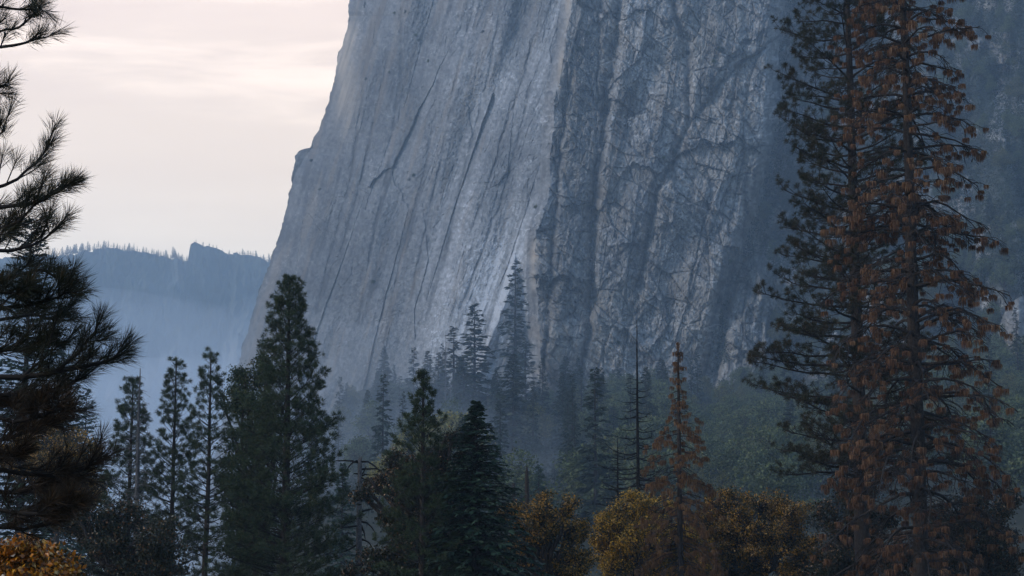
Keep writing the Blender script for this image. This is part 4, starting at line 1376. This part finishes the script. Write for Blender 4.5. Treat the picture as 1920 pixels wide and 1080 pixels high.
# ================================================================== near pine at the left edge
def near_pine():
    rng = np.random.default_rng(151)
    Y = 15.0
    x0 = float(at(-330, 540, Y)[0])
    base = np.array([x0, Y, float(ground_h(x0, Y))])
    root = empty('pine_tree', base)
    tag(root, 'near pine reaching in from the left with long-needled dark boughs', 'tree')
    H = 11.0
    tg, TPt = trunk_geo(H, 0.24, rng, wob=0.05, k=24, sides=14, top=0.05)
    tg.build('trunk', M_BARK, root, True)
    # visible boughs: pixel course, radius, extra twigs, brown?
    S = [
        ([(-330, 120), (-200, 60), (-80, 20), (0, 12), (45, 18), (70, 20)], 0.016, 5, 0, 0.2),
        ([(-330, 130), (-150, 30), (-20, -30), (40, -25), (75, -2)], 0.014, 4, 0, -0.3),
        ([(-330, 200), (-160, 110), (-40, 62), (10, 60), (40, 48), (58, 28)], 0.014, 4, 0, 0.4),
        ([(-330, 230), (-160, 130), (-40, 90), (25, 87), (55, 78), (78, 66)], 0.016, 4, 0, -0.1),
        ([(-330, 300), (-160, 210), (-60, 175), (-10, 165), (16, 160)], 0.014, 4, 0, 0.2),
        ([(-330, 400), (-160, 300), (-60, 275), (-5, 262), (12, 240)], 0.014, 4, 0, -0.2),
        ([(-330, 470), (-150, 400), (-40, 365), (30, 338), (72, 305), (92, 270)], 0.018, 8, 0, 0.3),
        ([(-330, 480), (-160, 420), (-40, 392), (40, 388), (95, 372), (138, 338)], 0.022, 12, 0, 0.0),
        ([(-330, 520), (-160, 455), (-40, 432), (25, 425), (55, 400), (72, 372)], 0.016, 9, 0, -0.5),
        ([(-330, 560), (-150, 490), (-30, 470), (40, 468), (80, 450), (112, 424)], 0.019, 9, 0, 0.2),
        ([(-330, 600), (-150, 540), (-30, 530), (40, 515), (90, 505), (118, 528)], 0.018, 12, 0, 0.5),
        ([(-330, 640), (-150, 590), (-30, 580), (50, 575), (100, 560), (132, 545)], 0.020, 16, 0, -0.2),
        ([(-330, 680), (-150, 620), (-20, 605), (50, 590), (95, 600), (120, 585)], 0.018, 16, 0, 0.6),
        ([(-330, 760), (-150, 715), (-20, 712), (60, 705), (140, 692), (190, 682), (232, 660)], 0.026, 18, 0, 0.0),
        ([(40, 712), (60, 690), (100, 655), (130, 640)], 0.012, 6, 0, 0.1),
        ([(110, 697), (140, 665), (165, 640), (185, 622)], 0.012, 6, 0, -0.1),
        ([(-330, 790), (-150, 745), (-20, 742), (60, 740), (120, 728), (160, 705)], 0.022, 16, 0, 0.4),
        ([(-330, 820), (-150, 790), (-20, 785), (50, 790), (90, 775), (125, 760)], 0.022, 18, 1, -0.4),
        ([(-330, 860), (-150, 835), (-20, 830), (30, 820), (75, 800), (105, 790)], 0.022, 18, 1, 0.3),
        ([(-330, 900), (-150, 880), (-20, 885), (60, 885), (120, 895), (160, 880), (182, 868)], 0.024, 18, 1, 0.0),
        ([(-330, 930), (-150, 920), (-20, 920), (50, 925), (100, 920), (140, 905)], 0.022, 20, 1, 0.5),
        ([(-330, 950), (-150, 945), (-20, 955), (50, 965), (100, 960), (135, 945)], 0.022, 20, 1, -0.3),
        ([(-330, 980), (-150, 975), (-20, 985), (40, 995), (80, 985), (110, 972)], 0.020, 16, 1, 0.2),
        ([(-330, 660), (-200, 650), (-60, 655), (20, 660), (60, 650), (90, 645)], 0.020, 20, 0, 0.3),
        ([(-330, 640), (-200, 600), (-60, 520), (-10, 460), (20, 430)], 0.018, 16, 0, 0.3),
        ([(-330, 870), (-200, 865), (-60, 860), (0, 858), (45, 850)], 0.020, 20, 1, -0.2),
        ([(-330, 770), (-200, 765), (-60, 765), (0, 760), (60, 765)], 0.020, 22, 1, 0.4),
        ([(-330, 600), (-200, 575), (-70, 560), (0, 548), (50, 545)], 0.020, 22, 0, -0.3),
    ]
    for pts, r, nt, brown, dy in S:
        k = len(pts)
        P = []
        for i, (u, v) in enumerate(pts):
            yy = Y + dy * 1.3 * i / (k - 1)
            p = at(u, v, yy) - base
            P.append(p)
        P = np.array(P)
        # resample
        s = np.linspace(0, k - 1, 14)
        P = np.stack([np.interp(s, np.arange(k), P[:, j]) for j in range(3)], -1)
        P[1:-1] = (P[:-2] + 2 * P[1:-1] + P[2:]) / 4
        P[1:] += rng.normal(size=(13, 3)) * 0.008
        g, n = Geo(), Geo()
        g.tubes(P, r * np.linspace(1.25, 0.42, 14), 6)
        TP, TD, TW = [P[-1]], [unit(P[-1] - P[-2])], []
        L0 = 13 * (0.45 if pts[0][0] < 0 else 0.2)
        for q in range(nt):
            f = L0 + (12.6 - L0) * (q + rng.random()) / nt
            i = int(f)
            b0 = P[i] + (P[i + 1] - P[i]) * (f - i)
            t = unit(P[i + 1] - P[i])
            d = unit(t * rng.uniform(0.55, 1.0) + rng.normal(size=3) * np.array([0.35, 0.55, 0.30]) + np.array([0, 0, 0.28]))
            l = rng.uniform(0.10, 0.34) * (1.15 - 0.35 * f / 13)
            m = b0 + d * l * 0.5
            d2 = unit(d + np.array([0.15, 0, 0.35]))
            e = m + d2 * l * 0.5
            TW.append([b0, m, e])
            TP.append(e)
            TD.append(d2)
        if TW:
            g.tubes(np.array(TW), np.tile(np.array([0.006, 0.0055, 0.005]), (len(TW), 1)), 4)
        bo = g.build('branch', M_TWIG, root, True)
        TP, TD = np.array(TP), np.array(TD)
        tuft(n, TP, TD, 95, 0.175, 0.0038, rng, (6, 60), 0.14, 0.05)
        n.build('needles', M_NEEDLE_NEARB if brown else M_NEEDLE_NEAR, bo)
    return root


near_pine()


def near_bush():
    rng = np.random.default_rng(157)
    Y = 17.5
    s = px_m(Y)
    lobes = [(40, 1045, 55, 34), (95, 1052, 36, 34), (0, 1050, 50, 34), (60, 1085, 70, 40), (-30, 1080, 60, 50), (110, 1090, 26, 30)]
    x0 = float(at(40, 1000, Y)[0])
    base = np.array([x0, Y, float(ground_h(x0, Y))])
    bl = []
    for (u, v, hw, hh) in lobes:
        p = at(u, v, Y)
        bl.append((p[0] - base[0], rng.uniform(-0.25, 0.25), p[2] - base[2], hw * s, hh * s))
    oak_object('shrub', 'orange-leaved shrub at the foot of the near pine', base, bl, 0.03, 0.05, 2300, 7, M_BUSH, M_TWIG, rng, cat='shrub', sig=0.035, gapn=0.45)


near_bush()
# ================================================================== far vegetation: prototypes, then copies
rng = np.random.default_rng(301)
random.seed(5)


def far_fir(name, H, Rm, nb, card, mat, seed, **kw):
    r = np.random.default_rng(seed)
    g = fir_object(name, 'x', (0, 0, 0), H, Rm, nb, card, mat, r, **kw)
    g.rotation_euler = (0, 0, 0)
    return g, H


def far_oak(name, seed, mat, H=12.0, W=6.0, leaf=0.42, cat='tree', lobes=9):
    r = np.random.default_rng(seed)
    bl = []
    for k in range(lobes):
        a = r.uniform(0, 6.28)
        q = r.uniform(0, 0.62) * W
        z = H * (0.34 + 0.46 * r.random() * (1 - 0.5 * q / W))
        rr = W * r.uniform(0.30, 0.46)
        bl.append((q * math.cos(a), q * math.sin(a), z, rr, rr * 0.8))
    bl.append((0, 0, H * 0.80, W * 0.42, H * 0.2))
    return oak_object(name, 'x', (0, 0, 0), bl, 0.28, leaf, 20, 9, mat, M_BARK, r, sig=0.42, cat=cat), H


P_FIR = [far_fir('fir_tree', 25.0, 3.9, 150, 1.6, M_FAR, 311, m=16, droop=0.22, power=0.75, open_=0.12),
         far_fir('fir_tree', 25.0, 3.3, 130, 1.5, M_FAR, 312, m=15, droop=0.32, power=0.62, open_=0.2),
         far_fir('fir_tree', 25.0, 5.4, 170, 1.9, M_FAR, 313, m=17, droop=0.25, power=0.85),
         far_fir('fir_tree', 25.0, 2.7, 100, 1.4, M_FAR, 314, m=13, droop=0.2, power=0.6, open_=0.3, z0=0.25)]
P_OAK = [far_oak('oak_tree', 321, M_OAK_FAR), far_oak('oak_tree', 322, M_OAK_FAR, 11, 6.6), far_oak('oak_tree', 323, M_OAK_OLIVE, 12, 5.6), far_oak('oak_tree', 324, M_OAK_FAR, 13, 5.2)]
P_YEL = [far_oak('oak_tree', 331, M_OAK_YELLOW), far_oak('oak_tree', 332, M_OAK_YELLOW, 11, 6.4)]
P_BUSH = [far_oak('shrub', 341, M_OAK_FAR, 4.0, 2.6, 0.34, 'shrub', 6), far_oak('shrub', 342, M_FAR, 3.4, 3.0, 0.34, 'shrub', 6)]
r_ = np.random.default_rng(351)
tg_, tp_ = trunk_geo(22.0, 0.24, r_, sides=6, k=10, top=0.05, wob=0.25)
br_ = pine_branches(r_, 22, 6, 21, lambda t: 1.9 * (1 - t) + 0.3, 1.1, 3, lambda t: -0.1, lambda t: 0.1, 0.8, 0.5, lambda t: 0.05, mids=0)
follow(br_, tp_)
P_SNAG = [(pine_object('dead_tree', 'x', 'tree', (0, 0, 0), tg_, br_, None, M_BARK_GREY, M_BARK_GREY, None), 22.0)]
used = set()


def plant(protos, k, px, py, Y, label, group=None, wf=1.0, base=None, H=None, zsink=0.4):
    proto, H0 = protos[k % len(protos)]
    if base is None:
        base, H = foot(px, py, Y)
        H = max(H, 3.0)
    s = H / H0
    loc = np.array(base, float) - np.array([0, 0, zsink])
    rz = random.uniform(0, 6.28)
    sc = (s * wf, s * wf, (H + zsink) / H0)
    if proto.name not in used:
        used.add(proto.name)
        proto.location = [float(v) for v in loc]
        proto.rotation_euler = (0, 0, rz)
        proto.scale = sc
        tag(proto, label, None, group)
        return proto
    return dup(proto, loc, rz, sc, label, group)


# ---- conifers one can tell apart at the foot of the cliff
for px, py, Y, k, wf, lab in (
    (890, 569, 690, 0, 1.0, 'tallest dark conifer of the clump below the pale cliff face'),
    (851, 612, 715, 3, 1.2, 'thin conifer just left of the tallest dark one below the pale face'),
    (822, 662, 730, 1, 1.0, 'conifer beside the bare leaning trunk in the clump below the pale face'),
    (776, 652, 770, 1, 0.95, 'narrow misty conifer with a spiky top below the pale face'),
    (802, 658, 780, 0, 0.9, 'misty conifer between the spiky-topped one and the bare trunk'),
    (727, 689, 700, 1, 1.15, 'open layered conifer standing alone in mist left of the clump'),
    (700, 728, 760, 3, 1.1, 'faint small conifer left of the open layered one'),
    (966, 488, 835, 3, 0.85, 'very tall narrow conifer against the pinnacle of the buttress'),
    (962, 664, 540, 2, 0.82, 'broad full conifer in front of the very tall narrow one'),
    (932, 690, 640, 0, 0.9, 'conifer between the broad full one and the tallest dark one'),
    (1128, 702, 560, 2, 0.8, 'rounded conifer below the dark chimney of the buttress'),
    (1052, 740, 590, 2, 0.85, 'low conifer at the very foot of the buttress'),
    (1240, 672, 760, 2, 0.9, 'conifer on the slope behind the tip of the dead brown pine'),
    (1213, 742, 640, 0, 1.1, 'conifer on the slope behind the tall bare snag'),
    (1395, 690, 800, 2, 0.9, 'conifer in the mouth of the gully right of the buttress'),
    (1150, 762, 500, 0, 1.2, 'misty conifer on the slope behind the short bare snag'),
    (1095, 770, 520, 1, 1.3, 'misty thin conifer left of the one behind the short snag'),
    (1065, 830, 400, 1, 1.3, 'pale conifer deep in the mist above the rusty oak'),
    (1100, 880, 330, 0, 1.2, 'conifer in mist between the rusty oak and the orange oak'),
    (1040, 860, 430, 3, 1.4, 'ghostly conifer in the mist behind the small hazy fir'),
    (925, 800, 480, 2, 0.8, 'conifer in mist just right of the dark fir'),
    (660, 745, 800, 1, 1.1, 'ghostly conifer in blue mist right of the tallest pine'),
    (637, 770, 780, 3, 1.3, 'faint ghostly conifer nearest the tallest pine'),
    (683, 765, 790, 0, 0.9, 'second ghostly conifer in the blue mist, fuller than its neighbour'),
    (750, 705, 745, 3, 1.3, 'thin misty conifer right of the open layered one'),
    (870, 665, 660, 1, 1.1, 'drooping conifer at the left shoulder of the tallest dark one'),
    (1005, 735, 600, 1, 1.1, 'conifer at the dark notch under the buttress edge'),
    (985, 640, 780, 1, 1.1, 'conifer at the right shoulder of the very tall narrow one'),
):
    plant(P_FIR, k, px, py, Y, lab, 'conifers at the foot of the cliff', wf * 1.55)
for px, py, Y, lab in ((836, 620, 705, 'bare leaning grey trunk among the conifers below the pale face'), (845, 700, 640, 'pale dead trunk low in the clump of conifers'),
                       (915, 715, 560, 'dead trunk in front of the conifers right of the tallest one'), (1128, 790, 480, 'bare white trunk in the mist behind the short snag'),
                       (1406, 900, 330, 'pale dead stump poking above the broad oak'), (1139, 835, 440, 'thin pale trunk left of the short bare snag')):
    plant(P_SNAG, 0, px, py, Y, lab, 'dead trunks on the slope', 0.8)
# ---- yellow oaks on the lit shoulder
for px, py, Y, k, lab in ((742, 835, 380, 0, 'pale yellow-green oak lowest on the misty shoulder'), (775, 806, 410, 1, 'yellow-green oak left of the narrow pointed pine'), (828, 782, 430, 0, 'yellow-green oak right of the narrow pointed pine'),
                          (852, 768, 455, 1, 'yellow-green oak highest on the misty shoulder'), (712, 862, 360, 1, 'yellow-green oak above the broken-topped trunk')):
    plant(P_YEL, k, px, py, Y, lab, 'yellow oaks on the misty shoulder')

# ---- the wooded slope: oaks and conifers, named by the landmark they stand under
def region(px, py):
    if px < 700:
        a = 'right of the tallest pine'
    elif px < 900:
        a = 'behind the narrow pointed pine'
    elif px < 1080:
        a = 'behind the rusty oak'
    elif px < 1210:
        a = 'behind the two bare snags'
    elif px < 1330:
        a = 'behind the dead brown pine'
    elif px < 1450:
        a = 'under the gully'
    else:
        a = 'behind the tall green pine' if px < 1640 else 'behind the dying brown pine'
    b = 'high on the slope' if py < 735 else 'halfway up the slope' if py < 800 else 'low on the slope'
    return a, b


pts = []
tries = 0
while len(pts) < 255 and tries < 26000:
    tries += 1
    Y = random.uniform(300, 850)
    px = random.uniform(560, 1930)
    if px < 1060 and random.random() < 0.7:
        continue
    if px > 1480 and Y > 660:
        continue
    p = at(px, 700, Y)
    z = float(ground_h(p[0], Y))
    if px < 1060 and Y < 520 and random.random() < 0.6:
        continue
    dmin = 5.6 + 4.0 * (Y < 500)
    if all((p[0] - q[0]) ** 2 + (Y - q[1]) ** 2 * 0.35 > dmin ** 2 for q in pts):
        pts.append((p[0], Y, z, px))
for x, Y, z, px in pts:
    oak = (px > 1090 and random.random() < 0.86) or random.random() < 0.25
    H = random.uniform(9, 15.5) if oak else random.uniform(15, 27)
    u, v = pix(x, Y, z + H)
    a, b = region(px, v)
    if oak:
        k = random.randrange(4)
        kind = 'olive-green round oak' if k == 2 else 'dull green round oak'
        plant(P_OAK, k, 0, 0, 0, f'{kind} {b}, {a}', f'round oaks {b}, {a}', random.uniform(0.95, 1.35), (x, Y, z), H, 1.0)
    else:
        plant(P_FIR, random.randrange(4), 0, 0, 0, f'small misty conifer {b}, {a}', f'misty conifers {b}, {a}', random.uniform(0.95, 1.25), (x, Y, z), H, 1.0)

# ---- shrubs on ledges of the cliff
LEDGE = [(1100, 62, 3.0, 'high in the notch at the top of the buttress'), (1085, 90, 2.4, 'just under the notch at the top of the buttress'), (1072, 105, 1.8, 'on the left edge near the top of the buttress'), (1120, 40, 2.0, 'beside the notch at the top of the buttress'),
         (1155, 48, 2.2, 'at the top of the dark chimney'), (1262, 282, 2.2, 'on the ledge in the middle of the buttress'), (1245, 292, 1.6, 'left end of the ledge in the middle of the buttress'),
         (1352, 92, 3.0, 'at the head of the slanting ramp'), (1338, 112, 2.0, 'just below the head of the slanting ramp'), (1288, 96, 1.8, 'in the upright crack left of the ramp'), (1333, 160, 1.6, 'on the slanting ramp'),
         (1105, 385, 1.8, 'in the dark chimney halfway up'), (1112, 420, 1.6, 'in the dark chimney below the halfway shrub'), (1128, 258, 1.4, 'in the dark chimney high up'), (1005, 385, 1.8, 'on the corner edge of the buttress'),
         (1378, 470, 3.4, 'in the gully by the slanting edge'), (1366, 488, 2.4, 'lower in the gully by the slanting edge'), (1345, 560, 3.0, 'deep in the gully above the pale scar'), (1350, 580, 2.2, 'in the gully just above the pale scar'), (1158, 640, 2.0, 'on bare rock below the middle of the buttress'),
         (780, 62, 1.6, 'high on the pale face near the top'), (785, 70, 1.3, 'high on the pale face below its neighbour'), (803, 110, 1.6, 'on the pale face under the high pair'), (905, 55, 1.3, 'on the pale face near the bright corner'), (776, 325, 1.8, 'in the middle of the pale face'),
         (686, 143, 1.2, 'on the dark upper left of the face'), (700, 525, 1.8, 'low on the pale face'), (768, 332, 1.2, 'in the middle of the pale face, the smaller one'), (955, 318, 1.2, 'on the pale face near the buttress edge'), (585, 297, 1.8, 'at the foot of the skyline pinnacle'),
         (740, 20, 1.5, 'at the top left of the face'), (760, 18, 1.5, 'at the top of the face by the rim'), (730, 130, 1.1, 'on the upper left part of the face'), (600, 350, 1.2, 'on the left edge of the face below the pinnacle')]
for i, (u, v, h, lab) in enumerate(LEDGE):
    p = on_cliff(u, v + 6, 0.3)
    plant(P_BUSH, i, 0, 0, 0, 'dark shrub growing ' + lab, 'shrubs on the ledges of the cliff', random.uniform(1.0, 1.4), p, h, 0.4)

# ---- trees clinging to the shaded slope at the right
def rregion(px, py):
    a = 'left of the tall green pine' if px < 1560 else 'between the two tall pines' if px < 1690 else 'right of the dying brown pine'
    b = 'highest on shaded rock' if py < 200 else 'upper on shaded rock' if py < 400 else 'halfway on shaded rock' if py < 600 else 'low on shaded rock'
    return a, b


n = 0
tries = 0
got = []
while n < 150 and tries < 6000:
    tries += 1
    px = random.uniform(1395, 1925)
    py = random.uniform(-20, 860)
    gl = np.interp(py, [p[0] for p in GUL], [p[1] for p in GUL])
    if px < gl + 12:
        continue
    if 1370 < px < 1450 and 470 < py < 720:
        continue
    if ((px - 1928) / 62) ** 2 + ((py - 640) / 92) ** 2 < 1:
        continue
    if fbm(np.array([px / 75.0]), np.array([py / 75.0]), 401, 3)[0] < 0.45 - 0.12 * (px > 1780 and py < 330) - 0.1 * (py > 600):
        continue
    if any((px - q[0]) ** 2 + (py - q[1]) ** 2 < 14 ** 2 for q in got):
        continue
    got.append((px, py))
    p = on_cliff(px, py, 0.5)
    if p[2] < float(ground_h(p[0], p[1])):
        continue
    a, b = rregion(px, py)
    if random.random() < 0.75:
        plant(P_OAK, random.randrange(4), 0, 0, 0, f'dim round tree {b}, {a}', f'dim round trees {b}, {a}', random.uniform(0.9, 1.3), p, random.uniform(6, 12), 1.5)
    else:
        plant(P_FIR, random.randrange(4), 0, 0, 0, f'dim conifer {b}, {a}', f'dim conifers {b}, {a}', random.uniform(1.0, 1.4), p, random.uniform(9, 16), 1.0)
    n += 1

# ---- tiny trees on the cliff's skyline
for u, v, h, lab in ((684, 12, 4.5, 'tiny tree in the notch at the very top of the skyline'), (650, 38, 2.2, 'tiny tree sticking out under the top of the skyline'), (628, 146, 2.4, 'tiny tree on the skyline above the pinnacle'),
                     (621, 158, 1.8, 'lone speck of a tree on the skyline below the other'), (583, 275, 2.4, 'tiny tree on the skyline just behind the pinnacle'), (540, 378, 3.0, 'tiny tree on the skyline below the pinnacle')):
    e = float(edge_px(np.array([float(v)]))[0])
    p = on_cliff(max(u, e + 2), v + 2, 0.0)
    plant(P_FIR, 1, 0, 0, 0, lab, 'tiny trees on the cliff skyline', 1.5, p, h, 0.3)

# ---- the tree line on the far ridge
px = 96.0
k = 0
while px < 512:
    onrock = 352 < px < 432
    px += random.uniform(1.5, 5.5) if not onrock else random.uniform(6, 16)
    h = random.uniform(6, 15) * (0.55 if onrock else 1.0)
    if 320 < px < 350:
        h *= 1.5
    Yr = RIDGE_Y + random.uniform(-4, 6)
    t = float(ridge_top(px))
    p = at(px, t + 1.5, Yr)
    where = 'left end' if px < 200 else 'middle' if px < 310 else 'low notch' if px < 352 else 'rock knob' if px < 432 else 'right end'
    plant(P_FIR, random.choice((0, 1, 3)), 0, 0, 0, f'tiny conifer in the tree line, {where} of the far ridge', f'tree line on the {where} of the far ridge', random.uniform(1.5, 2.4), p, h, 2.0)
    k += 1

# prototypes that found no place leave the scene
for pr in (P_FIR, P_OAK, P_YEL, P_BUSH, P_SNAG):
    for o, _ in pr:
        if o.name not in used:
            for ch in list(o.children_recursive) + [o]:
                bpy.data.objects.remove(ch)


# ---- low undergrowth nobody could count: on the slope and on the shaded rock
def undergrowth(name, label, P, size, seed, mat):
    r = np.random.default_rng(seed)
    lf = Geo()
    leaves(lf, P, 9, size * 0.9, size, r)
    o = lf.build(name, mat)
    tag(o, label, 'undergrowth', None, 'stuff')
    return o


r = np.random.default_rng(501)
n = 30000
Y_ = 320 + 540 * r.random(n) ** 0.8
px_ = r.uniform(430, 1900, n)
tx_, _ = pdir(px_, np.full(n, 720.0))
X_ = tx_ * Y_
keep = fbm(X_ / 9.0, Y_ / 14.0, 503, 3) > 0.40
X_, Y_ = X_[keep], Y_[keep]
Z_ = ground_h(X_, Y_) + 2.2 * fbm(X_ / 11.0, Y_ / 11.0, 505, 2) * r.random(len(X_)) ** 0.5
undergrowth('undergrowth', 'low brush covering the wooded slope below the cliff', np.stack([X_, Y_, Z_]  , -1), 0.5, 507, M_UNDER)
n = 45000
px_ = r.uniform(1340, 1960, n)
py_ = r.uniform(-40, 860, n)
gl_ = np.interp(py_, [p[0] for p in GUL], [p[1] for p in GUL])
nz_ = fbm(px_ / 70.0, py_ / 70.0, 401, 3) + 0.4 * (fbm(px_ / 14.0, py_ / 14.0, 403, 3) - 0.5)
thr = 0.46 - 0.14 * ((px_ > 1780) & (py_ < 330)) - 0.08 * (py_ > 600)
keep = (px_ > gl_ + 8) & (nz_ > thr) & ~((px_ > 1365) & (px_ < 1450) & (py_ > 480) & (py_ < 720)) & (((px_ - 1928) / 60) ** 2 + ((py_ - 640) / 90) ** 2 > 1)
px_, py_ = px_[keep], py_[keep]
Yc = np.concatenate([cliff_depth(px_[i:i + 4000][None], py_[i:i + 4000][None])[0] for i in range(0, len(px_), 4000)]) - r.uniform(0.2, 2.2, len(px_))
tx_, tz_ = pdir(px_, py_)
undergrowth('undergrowth', 'dark brush clinging to the shaded rock at the right', np.stack([tx_ * Yc, Yc, CAMZ + tz_ * Yc], -1), 0.8, 509, M_FAR)
